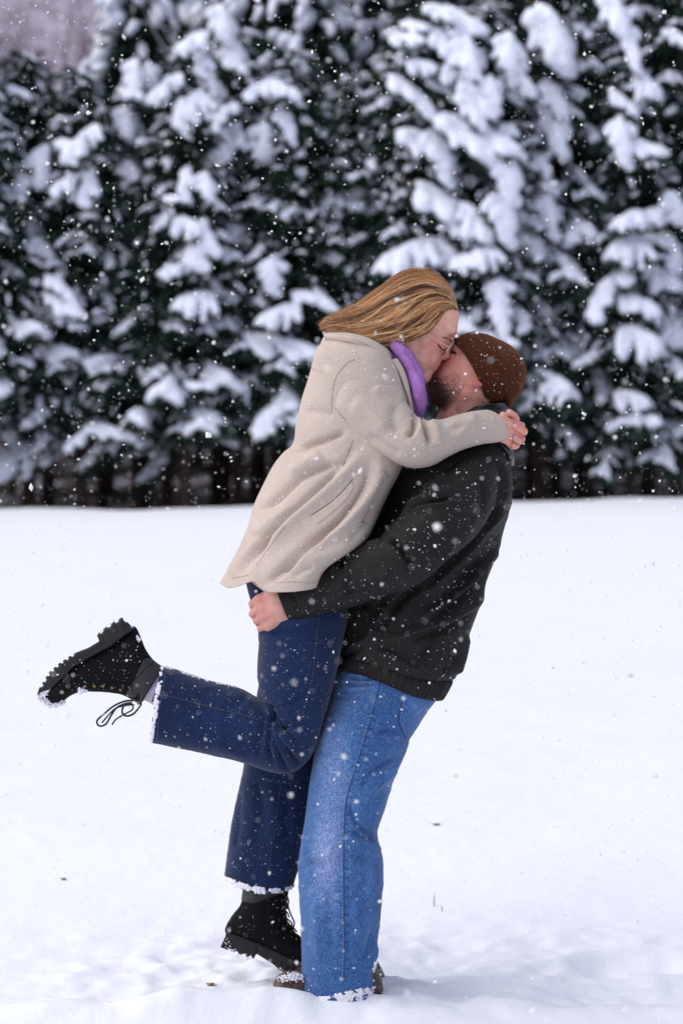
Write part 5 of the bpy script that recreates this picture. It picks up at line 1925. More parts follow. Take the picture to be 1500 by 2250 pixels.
# ring on his little finger side
th = np.linspace(0, 2 * math.pi, 25)
rc = w3(568, 1367, -0.150)
ring = rc + 0.0108 * (np.cos(th)[:, None] * np.array([0.35, 0, 0.93]) + np.sin(th)[:, None] * np.array([0.5, 0.86, 0]))
v_, f_ = tube(ring, 0.0011, 6, False)
link('finger_ring', mesh_np('finger_ring', v_, f_), M['gold'], man)

mdr = Drape(mv, mf)
brow(man, mdr, [(988, 757), (996, 754), (1004, 756), (1011, 762)], 110, 0.006, 0.0004, 1.3, M['lash'], 'eyebrow', (5, 2))
brow(man, mdr, [(982, 776), (988, 773), (995, 772), (1002, 775)], 100, 0.005, 0.0005, 0.45, M['lash'], 'eyelashes', (-3, 3), 0.001)
# beard
P, R = [], []
x, y, z = ml.T
px, py = proj(mv)
# density in head coordinates
bx = np.clip((x + 0.012) / 0.02, 0, 1)
dens = bx * sstep(-0.040, -0.070, z * 1.0 + 0.14 * (0.06 - x) * 0 - 0 * x) 
dens = np.where(z < -0.03, 1, 0) * np.clip((-0.030 - z + (0.055 - x) * 0.25) / 0.03, 0, 1) * bx
dens *= (1 - np.exp(-((np.abs(y) / 0.020)**4 + ((z + 0.0685) / 0.009)**4)) * (x > 0.075))
dens *= np.clip((z + 0.150) / 0.02, 0, 1)
dens *= 1 - 0.85 * np.clip((-z - 0.108 - 0.35 * (0.07 - x)) / 0.012, 0, 1) * (x < 0.06)
dens *= np.where(x > 0.0, 1, 0)
full = np.clip((-0.066 - z) / 0.04, 0, 1) * np.clip((x - 0.005) / 0.05, 0, 1)
prob = dens * (0.36 + 0.64 * full)
F4 = mf
prob_f = prob[F4].mean(1)
prob_f = prob_f / prob_f.sum()
pick = rng.choice(len(F4), 10500, p=prob_f)
c_loc = mv.mean(0)
e1 = mv[F4[:, 1]] - mv[F4[:, 0]]
e2 = mv[F4[:, 2]] - mv[F4[:, 0]]
fn = np.cross(e1, e2)
fn /= np.linalg.norm(fn, axis=1)[:, None] + 1e-12
if (np.sum(fn * (mv[F4[:, 0]] - (morg)), axis=1)).mean() < 0:
    fn = -fn
down = np.array([-0.60, 0, -0.80])
back_ = np.array([0.80, 0, -0.60])
for k in pick:
    u = rng.random(4); u /= u.sum()
    p = (mv[F4[k]] * u[:, None]).sum(0)
    fl = full[F4[k]].mean()
    n_ = fn[k]
    d = down * 0.9 + back_ * -0.25 + n_ * 0.75 + rng.normal(size=3) * 0.35
    d /= np.linalg.norm(d)
    l = (0.0035 + 0.0125 * fl) * rng.uniform(0.6, 1.25)
    q = p + d * l * 0.55
    e = q + (d * 0.8 + down * 0.5 + rng.normal(size=3) * 0.3) * l * 0.45
    P.append(np.array([p - n_ * 0.001, q, e]))
    R.append(np.array([0.00020, 0.00018, 0.00007]) * (1.0 + 0.4 * fl))
curves('beard', P, R, M['beard'], man)
v_, f_ = tube(resample([w3(961.5, 882, 0), w3(962, 882.5, 0)], 3), 0.0001, 4)

# ---- beanie
def knit_cap(secs, nu, nv, **kw):
    v, f = loft(secs, nu, nv, **kw)
    me = mesh_np('beanie', v, f)
    n = len(v)
    extra = n - 2
    ring = np.arange(extra) % nu
    c = np.zeros((n, 3))
    th_ = ring / nu
    # ribs evenly spaced round the cap
    c[:extra, 0] = th_
    setcol(me, c)
    return me, v, f
bs = [(1048, 731, 1108, 885, 0.0, 0.0, 0.088, 0.088), (1066, 733, 1114, 892, 0.0, 0.0, 0.094, 0.092), (1086, 741, 1119, 896, 0, 0, 0.095, 0.092), (1107, 751, 1126, 888, 0, 0, 0.092, 0.09),
      (1126, 764, 1137, 874, 0, 0, 0.084, 0.082), (1141, 779, 1146, 857, 0, 0, 0.066, 0.066), (1149, 793, 1151, 838, 0, 0, 0.045, 0.045), (1153, 808, 1153, 824, 0, 0, 0.02, 0.02)]
bs = [tuple(list(s[:4]) + [s[4] + MY, s[5] + MY, s[6], s[7]]) for s in bs]
me, knv, knf = knit_cap(bs, 220, 120, e=2.15, rough=0.002, rough_f=18, seed=12,
                   folds=[(zp(6.818, 960, 700, [(930, 480), (1000, 600), (1100, 800), (1160, 1000)]), 5, 0.006, 1.0, 0.003), (zp(6.818, 960, 700, [(880, 560), (960, 760), (1010, 960)]), 6, -0.006),
                          (zp(6.818, 960, 700, [(1180, 560), (1260, 600), (1290, 640)]), 4, -0.004)])
beanie = link('beanie', me, M['beanie'], man)
bs2 = [(994, 748, 1068, 887, 0, 0, 0.084, 0.084), (1004, 741, 1079, 888, 0, 0, 0.093, 0.092), (1018, 735, 1090, 888, 0, 0, 0.098, 0.096), (1032, 730, 1101, 886, 0, 0, 0.100, 0.098), (1041, 727.5, 1108, 884, 0, 0, 0.099, 0.097), (1046, 730, 1110, 882, 0, 0, 0.093, 0.092)]
bs2 = [tuple(list(s[:4]) + [s[4] + MY, s[5] + MY, s[6], s[7]]) for s in bs2]
def brim_warp(px, py, v):
    # front edge bows towards the crown at the temple
    w = 1 - v
    m = np.clip(1 - ((py - 812) / 66)**2, 0, 1)
    return px + w * 8 * m + v * 6 * m, py - w * 2 * m
me, v2_, f2_ = knit_cap(bs2, 220, 60, e=2.15, hem0=True, warp=brim_warp, rough=0.0012, rough_f=20, seed=14)
brim = link('beanie_cuff', me, M['beanie'], beanie)
P, R = [], []
for vv_, cc_ in ((knv, w3(1090, 820, MY)), (v2_, w3(1060, 815, MY))):
    for k in rng.integers(0, len(vv_), 2200):
        p = vv_[k]
        d = p - cc_
        d = d / (np.linalg.norm(d) + 1e-9) + rng.normal(size=3) * 0.8
        l = rng.uniform(0.001, 0.0035)
        P.append(np.array([p, p + d * l * 0.6, p + d * l + rng.normal(size=3) * 0.0005]))
        R.append(np.array([0.00013, 0.0001, 0.00004]))
curves('wool_fuzz', P, R, M['fuzzb'], beanie)

# ---- jacket
ZJ = lambda *p: zp(3.5714, 720, 1000, p)
jk = [
    (985, 960, 1088, 948, 0.0, 0.02, 0.10, 0.10), (968, 985, 1108, 968, 0.0, 0.02, 0.15, 0.14), (925, 1010, 1118, 990, 0, 0.02, 0.19, 0.18), (868, 1035, 1123, 1022, 0.02, 0.02, 0.205, 0.19),
    (846, 1085, 1125, 1072, 0.02, 0.02, 0.20, 0.19), (826, 1130, 1119, 1118, 0.02, 0.02, 0.19, 0.18), (790, 1180, 1104, 1180, 0.02, 0.02, 0.185, 0.18), (768, 1235, 1083, 1236, 0.01, 0.02, 0.18, 0.18),
    (752, 1290, 1066, 1284, 0, 0.02, 0.18, 0.18), (744, 1345, 1049, 1340, 0, 0.02, 0.18, 0.18), (741, 1385, 1029, 1392, 0, 0.02, 0.182, 0.18), (740, 1415, 1016, 1440, 0, 0.02, 0.186, 0.18),
    (741, 1432, 1005, 1472, 0, 0.02, 0.188, 0.182), (743, 1440, 999, 1487, 0, 0.02, 0.180, 0.177), (748, 1441, 990, 1487, 0, 0.02, 0.168, 0.167)]
def jwarp(px, py, v):
    w = np.clip((v - 0.85) / 0.15, 0, 1)
    return px, py + w * np.interp(px, [742, 760, 785, 840, 900, 960, 1000], [6, -2, -10, -8, 2, 2, 0])
jfolds = [
    (ZJ((1420, 420), (1250, 560), (1100, 760), (900, 960), (760, 1120)), 10, 0.010), (ZJ((1400, 560), (1280, 760), (1130, 900), (960, 1080), (800, 1200)), 10, -0.012),
    (ZJ((1360, 640), (1250, 840), (1080, 1010), (880, 1180), (680, 1300)), 12, 0.012), (ZJ((1330, 760), (1200, 960), (1000, 1150), (760, 1300)), 10, -0.010),
    (ZJ((1240, 980), (1150, 1150), (960, 1280), (700, 1380), (400, 1480)), 14, 0.010), (ZJ((1180, 1180), (1050, 1290), (860, 1380), (600, 1450)), 12, -0.009),
    (ZJ((740, 980), (600, 1120), (460, 1280), (380, 1420)), 10, -0.014), (ZJ((520, 1140), (430, 1280), (330, 1440), (140, 1560)), 14, 0.012),
    (ZJ((280, 1180), (330, 1300), (375, 1430)), 5, 0.012, 1.0, 0.012), (ZJ((1110, 1400), (1060, 1560), (980, 1740)), 9, 0.009), (ZJ((1000, 1480), (980, 1600), (900, 1720)), 8, -0.007),
    (ZJ((900, 1330), (930, 1520), (960, 1720)), 6, 0.008), (ZJ((860, 1350), (800, 1500), (700, 1620)), 9, -0.006), (ZJ((360, 1540), (480, 1560), (600, 1640), (720, 1700)), 7, 0.007),
    (ZJ((1400, 60), (1430, 200), (1420, 330)), 7, -0.006), (ZJ((1310, 20), (1370, 130), (1380, 300), (1330, 420)), 6, 0.008), (ZJ((1380, 350), (1290, 480), (1200, 600)), 6, -0.008),
    (ZJ((1200, 1250), (1150, 1400), (1100, 1560)), 10, -0.006), (ZJ((300, 1500), (180, 1560), (90, 1600)), 8, -0.008),
]
jkv, jkf = loft(jk, 190, 360, 2.4, hem1=True, warp=jwarp, folds=jfolds, gain=2.0, wr=0.0040, wrf=(11, 8, 9), rough=0.0035, rough_f=9, seed=15)
jacket = link('jacket', mesh_np('jacket', jkv, jkf), M['jacket'], man)
# gathered waistband
band = []
def bandwarp(px, py, v):
    return px, py + np.interp(px, [742, 760, 785, 840, 900, 960, 1000], [6, -2, -12, -10, 2, 2, 0])
bsx = [(748, 1436, 990, 1482, 0, 0.02, 0.172, 0.17), (744, 1446, 992, 1497, 0, 0.02, 0.179, 0.176), (744, 1456, 985, 1512, 0, 0.02, 0.180, 0.177), (747, 1463, 977, 1526, 0, 0.02, 0.176, 0.174), (750, 1468, 973, 1532, 0, 0.02, 0.168, 0.168)]
gv, gf = loft(bsx, 620, 40, 2.4, hem1=True, warp=bandwarp)
m_ = 620
ringid = np.arange(len(gv) - 2) % m_
cc = gv[:-2].mean(0)
rad = gv[:-2] - np.array([0, 0, 0])
cx0 = gv[:-2, 0].mean()
dirv_ = np.stack([gv[:-2, 0] - cx0, gv[:-2, 1] - 0.0, 0 * gv[:-2, 0]], 1)
dirv_ /= np.linalg.norm(dirv_, axis=1)[:, None] + 1e-9
jit = np.interp(ringid, np.arange(0, m_ + 20, 20), np.random.default_rng(4).uniform(-2.5, 2.5, len(np.arange(0, m_ + 20, 20))))
amp = 0.0022 * np.sin(2 * math.pi * 60 * ringid / m_ + jit)
gv[:-2] += dirv_ * amp[:, None]
link('waistband', mesh_np('waistband', gv, gf), M['jacket'], jacket)
# near sleeve
sl = [
    (1035, 990, 1088, 1008, -0.12, -0.10, 0.06, 0.06), (1015, 1001, 1092, 1030, -0.14, -0.13, 0.085, 0.07), (985, 1025, 1093, 1060, -0.155, -0.15, 0.10, 0.08), (955, 1047, 1089, 1092, -0.17, -0.165, 0.102, 0.08),
    (928, 1070, 1075, 1130, -0.185, -0.18, 0.10, 0.08), (904, 1098, 1048, 1172, -0.20, -0.195, 0.096, 0.08), (884, 1126, 1010, 1206, -0.215, -0.21, 0.092, 0.08), (862, 1147, 975, 1238, -0.228, -0.225, 0.088, 0.075),
    (845, 1164, 938, 1272, -0.238, -0.238, 0.084, 0.07), (830, 1182, 900, 1293, -0.240, -0.240, 0.080, 0.07), (808, 1190, 860, 1305, -0.238, -0.238, 0.077, 0.065), (780, 1202, 820, 1318, -0.232, -0.232, 0.074, 0.06),
    (748, 1222, 780, 1330, -0.225, -0.225, 0.068, 0.055), (705, 1250, 735, 1343, -0.215, -0.215, 0.058, 0.05), (655, 1275, 685, 1355, -0.205, -0.205, 0.050, 0.045), (622, 1286, 652, 1361, -0.200, -0.200, 0.047, 0.043), (607, 1289, 636, 1364, -0.198, -0.198, 0.046, 0.042)]
slf = [
    (ZJ((450, 645), (540, 700), (600, 775), (640, 850), (650, 930)), 8, -0.012, 1.0, -0.016),
    (ZJ((420, 650), (350, 690), (290, 700)), 7, 0.006),
    (ZJ((1050, 215), (900, 280), (740, 350), (600, 430), (540, 520)), 8, 0.010, 1.0, 0.004), (ZJ((1000, 330), (860, 360), (720, 400), (600, 450)), 6, -0.008),
    (ZJ((1010, 340), (880, 390), (760, 400), (640, 470)), 6, 0.007), (ZJ((950, 120), (840, 200), (740, 300)), 7, 0.008), (ZJ((1000, 70), (880, 150), (780, 250)), 5, -0.007),
    (ZJ((1120, 200), (1160, 350), (1150, 480), (1060, 640)), 10, 0.005), (ZJ((1200, 150), (1230, 300), (1200, 450)), 7, -0.005), (ZJ((980, 640), (960, 720), (900, 800)), 9, 0.006),
    (ZJ((860, 760), (800, 860), (700, 960)), 8, 0.009), (ZJ((920, 780), (840, 880), (740, 960)), 6, -0.006), (ZJ((100, 800), (110, 860), (90, 880)), 5, -0.010), (ZJ((130, 820), (160, 900), (140, 980)), 7, 0.007),
    (ZJ((60, 850), (40, 930), (60, 1000)), 7, 0.006), (ZJ((500, 900), (420, 960), (300, 1000)), 12, 0.005), (ZJ((380, 1060), (250, 1080), (100, 1130)), 10, -0.005),
    ([(640, 1300), (652, 1330), (660, 1355)], 6, -0.003), ([(770, 1250), (760, 1290), (775, 1320)], 9, -0.005),
]
mslv, mslf = loft(sl, 150, 340, 2.15, hem1=True, folds=slf, gain=1.9, wr=0.0036, wrf=(9, 9, 12), rough=0.0032, rough_f=9, seed=18)
msleeve = link('sleeve', mesh_np('sleeve', mslv, mslf), M['jacket'], jacket)
v_, f_ = loft([(985, 1040, 1085, 1040, 0.14, 0.14, 0.08, 0.08), (900, 1120, 1000, 1190, 0.20, 0.20, 0.08, 0.08), (840, 1190, 900, 1280, 0.22, 0.22, 0.07, 0.07), (750, 1235, 780, 1320, 0.20, 0.20, 0.06, 0.06), (660, 1275, 690, 1345, 0.16, 0.16, 0.045, 0.045)], 48, 60, 2.1, hem1=True)
link('sleeve', mesh_np('sleeve', v_, f_), M['jacket'], jacket)
kdr = Drape(jkv, jkf); msd = Drape(mslv, mslf)
allv, allf = cat([(jkv, jkf[0]), (mslv, mslf[0])])
adr = Drape(allv, [allf])
seam(jacket, kdr, ZJ((765, 975), (730, 1080), (690, 1180), (650, 1300), (620, 1420), (585, 1520), (530, 1620)), 0.0012, M['jseam'])
seam(jacket, adr, ZJ((1190, 0), (1260, 40), (1300, 110), (1325, 220), (1330, 300), (1310, 420), (1270, 520)), 0.0012, M['jseam'])
seam(jacket, kdr, ZJ((270, 1180), (310, 1270), (375, 1430)), 0.0012, M['jseam'], 'pocket')
seam(jacket, kdr, ZJ((890, 1330), (915, 1450), (940, 1600), (950, 1740)), 0.0008, M['jseam'])
seam(msleeve, msd, [(620, 1287), (628, 1322), (645, 1360)], 0.0008, M['jseam'])
# stand collar round his neck, turned over at the back
v_, f_ = loft([(955, 965, 1120, 985, -0.01, 0.02, 0.11, 0.10), (975, 940, 1122, 965, 0.0, 0.02, 0.10, 0.095), (995, 918, 1122, 930, 0.0, 0.01, 0.095, 0.09), (1008, 905, 1116, 902, 0, 0.01, 0.092, 0.088), (1030, 893, 1113, 884, 0, 0.01, 0.088, 0.085)],
              90, 80, 2.2, hem1=True, rough=0.003, rough_f=14, folds=[([(1010, 912), (1050, 897), (1105, 893)], 4, -0.006), ([(1030, 905), (1070, 903), (1112, 903)], 5, 0.005)])
link('collar', mesh_np('collar', v_, f_), M['collar'], jacket)
v_, f_ = loft([(1060, 974, 1108, 962, -0.03, 0.0, 0.10, 0.09), (1085, 985, 1122, 975, -0.03, 0.0, 0.10, 0.09), (1095, 1002, 1127, 995, -0.02, 0.0, 0.09, 0.09), (1104, 1022, 1126, 1022, -0.01, 0.0, 0.07, 0.07)], 60, 50, 2.2, rough=0.003, rough_f=16,
              folds=[([(1085, 975), (1108, 1000), (1116, 1030)], 4, -0.006), ([(1095, 970), (1116, 995), (1122, 1020)], 4, 0.005)])
link('hood', mesh_np('hood', v_, f_), M['collar'], jacket)

# ---- his jeans
Z7 = lambda *p: zp(2.6477, 600, 1400, p)
mj = [
    (775, 1400, 990, 1460, 0, 0, 0.135, 0.14), (766, 1440, 972, 1495, 0, 0, 0.145, 0.15), (742, 1466, 962, 1530, 0, 0, 0.155, 0.16), (730, 1492, 940, 1560, 0, 0, 0.165, 0.18), (722, 1528, 918, 1592, -0.01, -0.01, 0.165, 0.18),
    (710, 1562, 900, 1618, -0.02, -0.02, 0.16, 0.15), (700, 1598, 894, 1638, -0.04, -0.04, 0.145, 0.12), (691, 1648, 881, 1668, -0.06, -0.06, 0.125, 0.10), (683, 1697, 866, 1708, -0.075, -0.075, 0.115, 0.095), (675, 1757, 847, 1776, -0.085, -0.085, 0.108, 0.095),
    (669, 1815, 830, 1822, -0.09, -0.09, 0.105, 0.095), (663, 1850, 830, 1846, -0.09, -0.09, 0.104, 0.095), (657, 1885, 838, 1872, -0.09, -0.09, 0.103, 0.095), (655, 1915, 842, 1905, -0.09, -0.09, 0.103, 0.095), (658, 1967, 840, 1960, -0.09, -0.09, 0.103, 0.095), (660, 2035, 834, 2030, -0.09, -0.09, 0.104, 0.095),
    (662, 2100, 826, 2092, -0.09, -0.09, 0.105, 0.095), (663, 2140, 820, 2132, -0.09, -0.09, 0.105, 0.095), (664, 2190, 823, 2182, -0.09, -0.09, 0.106, 0.095)]
mjf = [
    (Z7((470, 190), (540, 205), (620, 210)), 5, -0.005), (Z7((430, 225), (500, 240), (590, 235)), 5, -0.006), (Z7((400, 260), (480, 275), (580, 265)), 5, -0.006), (Z7((370, 310), (460, 320), (560, 300)), 5, -0.005), (Z7((350, 345), (430, 350), (520, 335)), 6, -0.004),
    (Z7((560, 440), (650, 400), (720, 400)), 8, -0.004), (Z7((600, 560), (680, 545), (750, 570)), 9, -0.006), (Z7((740, 690), (640, 740), (560, 800), (500, 900)), 9, -0.006), (Z7((720, 760), (620, 850), (540, 930)), 9, 0.006),
    (Z7((600, 1165), (540, 1130), (470, 1060), (430, 960)), 8, -0.008), (Z7((610, 1180), (520, 1170), (450, 1120)), 8, -0.007), (Z7((640, 1240), (560, 1220), (470, 1180)), 10, 0.007), (Z7((630, 1340), (560, 1320), (480, 1260)), 10, -0.005),
    (Z7((600, 1110), (530, 1090), (470, 1010)), 9, 0.005), (Z7((160, 1360), (240, 1320), (330, 1330)), 10, -0.005), (Z7((170, 1240), (260, 1270), (360, 1250)), 10, 0.005), (Z7((620, 1400), (560, 1480), (520, 1560)), 10, 0.004), (Z7((190, 1100), (200, 1300), (210, 1400)), 10, 0.004),
    (Z7((250, 1500), (260, 1700), (270, 1900)), 14, 0.006), (Z7((320, 1450), (330, 1650), (340, 1850)), 12, -0.005), (Z7((590, 1700), (560, 1800), (520, 1900)), 9, -0.006), (Z7((600, 1780), (570, 1880), (540, 1950)), 8, 0.006),
    (Z7((480, 1500), (500, 1650), (500, 1800)), 12, 0.004), (Z7((350, 480), (310, 640), (280, 800)), 16, 0.005), (Z7((760, 330), (820, 380), (860, 430)), 8, 0.004),
]
# puckers along the side seam
seam_px = Z7((640, 175), (590, 390), (530, 600), (480, 760), (430, 930), (415, 1080), (410, 1300), (412, 1600), (415, 1800), (410, 1980))
ps = resample(seam_px, 36)
for k in range(6, 35):
    q = ps[k]
    mjf.append(([(q[0] + 2, q[1] - 2), (q[0] + 7, q[1]), (q[0] + 13, q[1] + 2)], 3.2, -0.0028))
    mjf.append(([(q[0] - 12, q[1] + 8), (q[0] - 7, q[1] + 8), (q[0] - 3, q[1] + 8)], 3.0, -0.0018))
mjv, mjfc = loft(mj, 170, 460, 2.35, hem1=True, folds=mjf, gain=2.0, wr=0.0030, wrf=(7, 9, 13), rough=0.0022, rough_f=9, seed=22, fine=0.0003)
me = mesh_np('jeans', mjv, mjfc)
wear_attr(me, mjv, [(735, 1700, 55, 200, 0.36), (712, 1960, 34, 150, 0.26), (800, 1500, 55, 40, 0.20), (915, 1555, 32, 45, 0.30), (862, 1720, 18, 90, 0.20), (812, 2020, 16, 110, 0.18), (715, 1870, 36, 60, 0.30), (815, 1900, 20, 40, 0.15)])
mjeans = link('jeans', me, M['denim_light'], man)
jd = Drape(mjv, mjfc)
P = np.array(seam_px)
seam(mjeans, jd, seam_px, 0.0020, M['groove_l'], 'side_seam', -0.0006)
seam(mjeans, jd, [(a - 3, b) for a, b in seam_px], 0.0009, M['thread_l'], 'stitching', 0.0003, True, 3)
for off, r_, mt, ds in ((0, 0.0016, 'groove_l', False), (4.5, 0.0008, 'thread_l', True)):
    seam(mjeans, jd, [(885 + off, 1491), (884 + off, 1528), (879 + off, 1560), (875 + off, 1581), (882 + off * 0.8, 1602 - off), (891 + off * .2, 1622 - off)], r_, M[mt], 'back_pocket', 0.0002, ds, 3)
seam(mjeans, jd, [(770, 1452), (805, 1462), (850, 1477)], 0.0012, M['groove_l'], 'waist_seam')
v_, f_ = loft([(790, 1560, 890, 1600, 0.10, 0.10, 0.09, 0.10), (705, 1600, 880, 1640, 0.12, 0.12, 0.10, 0.10), (690, 1720, 845, 1740, 0.15, 0.15, 0.09, 0.09), (676, 1850, 825, 1850, 0.16, 0.16, 0.09, 0.09), (674, 2000, 822, 2000, 0.16, 0.16, 0.09, 0.09), (676, 2175, 812, 2172, 0.16, 0.16, 0.09, 0.09)], 64, 120, 2.2, hem1=True, rough=0.003, rough_f=9)
me = mesh_np('trouser_leg', v_, f_)
wear_attr(me, v_, [(740, 1800, 60, 150, 0.2)])
link('trouser_leg', me, M['denim_light'], mjeans)
# ---- his brown boots
def brown_boot(yc, dxp):
    secs = [(599, 2165, 601, 2176, yc, yc, 0.022, 0.022), (604, 2151, 606, 2187, yc, yc, 0.038, 0.038), (616, 2141, 617, 2191, yc, yc, 0.047, 0.046), (635, 2136, 635, 2195, yc, yc, 0.051, 0.049), (660, 2128, 660, 2197, yc, yc, 0.050, 0.048),
            (695, 2108, 695, 2198, yc, yc, 0.045, 0.043), (735, 2085, 735, 2198, yc, yc, 0.043, 0.042), (790, 2085, 790, 2198, yc, yc, 0.043, 0.042), (815, 2105, 817, 2197, yc, yc, 0.040, 0.040), (829, 2130, 832, 2190, yc, yc, 0.034, 0.034), (838, 2152, 841, 2175, yc, yc, 0.02, 0.02)]
    secs = [(a + dxp, b, c + dxp, d, e_, f__, g, h) for a, b, c, d, e_, f__, g, h in secs]
    v, f = loft(secs, 64, 90, 2.2, rough=0.002, rough_f=20, folds=[([(640 + dxp, 2140), (644 + dxp, 2165), (640 + dxp, 2190)], 5, -0.003)])
    bt = link('boot', mesh_np('boot', v, f), M['brown'], man)
    pts = [w3(x + dxp, y, yc - w) for x, y, w in ((600, 2180, 0.02), (612, 2190, 0.045), (640, 2196, 0.055), (720, 2200, 0.048), (800, 2198, 0.048), (836, 2188, 0.03))]
    v, f = tube(resample(pts, 40), 0.006, 8)
    link('sole', mesh_np('sole', v, fix_tris(f)), M['sole'], bt)
    return v
brown_boot(-0.09, 0)
brown_boot(0.16, 10)
# ------------------------------------------------------------------ snow on clothes, falling flakes, small things
def ico():
    t = (1 + 5**0.5) / 2
    v = np.array([(-1, t, 0), (1, t, 0), (-1, -t, 0), (1, -t, 0), (0, -1, t), (0, 1, t), (0, -1, -t), (0, 1, -t), (t, 0, -1), (t, 0, 1), (-t, 0, -1), (-t, 0, 1)], float)
    v /= np.linalg.norm(v[0])
    f = np.array([(0, 11, 5), (0, 5, 1), (0, 1, 7), (0, 7, 10), (0, 10, 11), (1, 5, 9), (5, 11, 4), (11, 10, 2), (10, 7, 6), (7, 1, 8), (3, 9, 4), (3, 4, 2), (3, 2, 6), (3, 6, 8), (3, 8, 9), (4, 9, 5), (2, 4, 11), (6, 2, 10), (8, 6, 7), (9, 8, 1)])
    return v, f
IV, IF = ico()
def blobs(C, Rr, r, squash=None):
    """many small irregular lumps in one array: C (n,3), Rr (n,)"""
    n = len(C)
    sc = Rr[:, None, None] * r.uniform(0.55, 1.35, (n, 1, 3)) * r.uniform(0.7, 1.3, (n, 12, 1))
    A = r.normal(size=(n, 3, 3))
    Q, _ = np.linalg.qr(A)
    v = np.einsum('nij,nkj->nki', Q, IV[None] * sc) + C[:, None]
    f = (IF[None] + (np.arange(n) * 12)[:, None, None]).reshape(-1, 3)
    return v.reshape(-1, 3), f

def cling(parent, dr, pts, width, n, size, bias=2.0, name='clinging_snow', sit=0.3):
    """lumps of snow stuck along a drawn line; width in pixels away from the line, thinning out"""
    r = np.random.default_rng(int(n + pts[0][0]))
    L = resample(pts, 200)
    T = np.gradient(L, axis=0)
    T /= np.linalg.norm(T, axis=1)[:, None] + 1e-9
    N = np.stack([T[:, 1], -T[:, 0]], 1)
    C, R = [], []
    for k in range(n):
        i = r.integers(0, 200)
        o = width * r.random() ** bias
        if fbm(np.array([[L[i][0] * 0.09, L[i][1] * 0.09, o * 0.12]]), 1.0, 3, 4.0)[0] < (0.05 if abs(o) > 0.2 * abs(width) else -0.2):
            continue
        q = L[i] + N[i] * o + r.normal(size=2) * 1.0
        h, nn = dr.hit(q[0], q[1])
        if h is None:
            continue
        rr = size * r.uniform(0.4, 1.2) * (1.15 - 0.8 * abs(o) / abs(width))
        C.append(np.array(h + nn * rr * sit))
        R.append(rr)
    if not C:
        return
    v, f = crust(np.array(C), np.array(R), h=0.0011, k=0.0007, seed=float(n % 13))
    link(name, mesh_np(name, v, f), M['cling'], parent, kind='stuff')

cling(farleg, fdr, [(648, 1944), (620, 1954), (575, 1952), (530, 1942), (491, 1926)], 85, 2300, 0.0027, 2.3)
cling(farleg, fdr, [(648, 1947), (620, 1956), (575, 1955), (530, 1945), (491, 1928)], 24, 2100, 0.0019, 1.25)
cling(jeans, jdr, [(357, 1466), (347, 1540), (334, 1631)], -60, 1500, 0.0026, 2.4)
cling(jeans, jdr, [(358, 1467), (348, 1540), (335, 1630)], -22, 1300, 0.0018, 1.25)
cling(jeans, jdr, [(520, 1511), (454, 1496), (400, 1478), (358, 1466)], -12, 1000, 0.0020, 1.2)
cling(mjeans, jd, [(824, 2178), (800, 2180), (770, 2186), (720, 2190), (664, 2192)], 22, 3000, 0.0019, 1.1)
cling(mjeans, jd, [(824, 2170), (790, 2174), (735, 2186)], 54, 2400, 0.0019, 1.5)
cling(mjeans, jd, [(822, 2175), (820, 2140), (824, 2105)], -22, 400, 0.0034, 1.8)
r = np.random.default_rng(31)
def lumps(parent, path, n, size, spread, name='clinging_snow'):
    L = resample(path, 60)
    C = L[r.integers(0, 60, n)] + r.normal(size=(n, 3)) * spread
    v, f = crust(C, size * r.uniform(0.25, 0.95, n), h=0.0012, k=0.0012, seed=float(n % 11))
    link(name, mesh_np(name, v, f), M['cling'], parent, kind='stuff')
q4 = lambda pts, y: [w3(*q, y) for q in Z4(*pts)]
lumps(boot1, q4([(100, 880), (160, 850), (200, 800)], yb - 0.03), 170, 0.0034, 0.0042)
lumps(boot1, q4([(130, 890), (180, 930), (240, 955), (330, 925)], yb - 0.02), 300, 0.0034, 0.0042)
lumps(boot1, q4([(650, 320), (680, 300)], yb - 0.035), 70, 0.0045, 0.003)
lumps(boot1, q4([(770, 225), (795, 205)], yb - 0.035), 60, 0.004, 0.003)
lumps(boot1, q4([(900, 245), (960, 232)], yb - 0.035), 60, 0.003, 0.003)
lumps(boot1, q4([(480, 825), (530, 820)], yb - 0.04), 90, 0.0036, 0.0035)
lumps(boot1, q4([(1005, 330), (1030, 365)], yb - 0.025), 50, 0.003, 0.0025)
lumps(boot1, q4([(230, 700), (300, 660)], yb - 0.045), 50, 0.0032, 0.003)
lumps(boot2, [w3(*q, yb2 - 0.02) for q in Zb((580, 885), (650, 912), (720, 925))], 330, 0.0042, 0.0055)
lumps(boot2, [w3(*q, yb2 - 0.045) for q in Zb((180, 660), (200, 710), (260, 760), (350, 795))], 80, 0.0022, 0.004)
lumps(man, [w3(620, 2150, -0.135), w3(640, 2146, -0.14), w3(662, 2146, -0.14)], 260, 0.0034, 0.005)
if False: lumps(man, [w3(640, 2194, -0.16), w3(700, 2196, -0.18), w3(780, 2194, -0.18), w3(830, 2186, -0.16)], 700, 0.0030, 0.010)

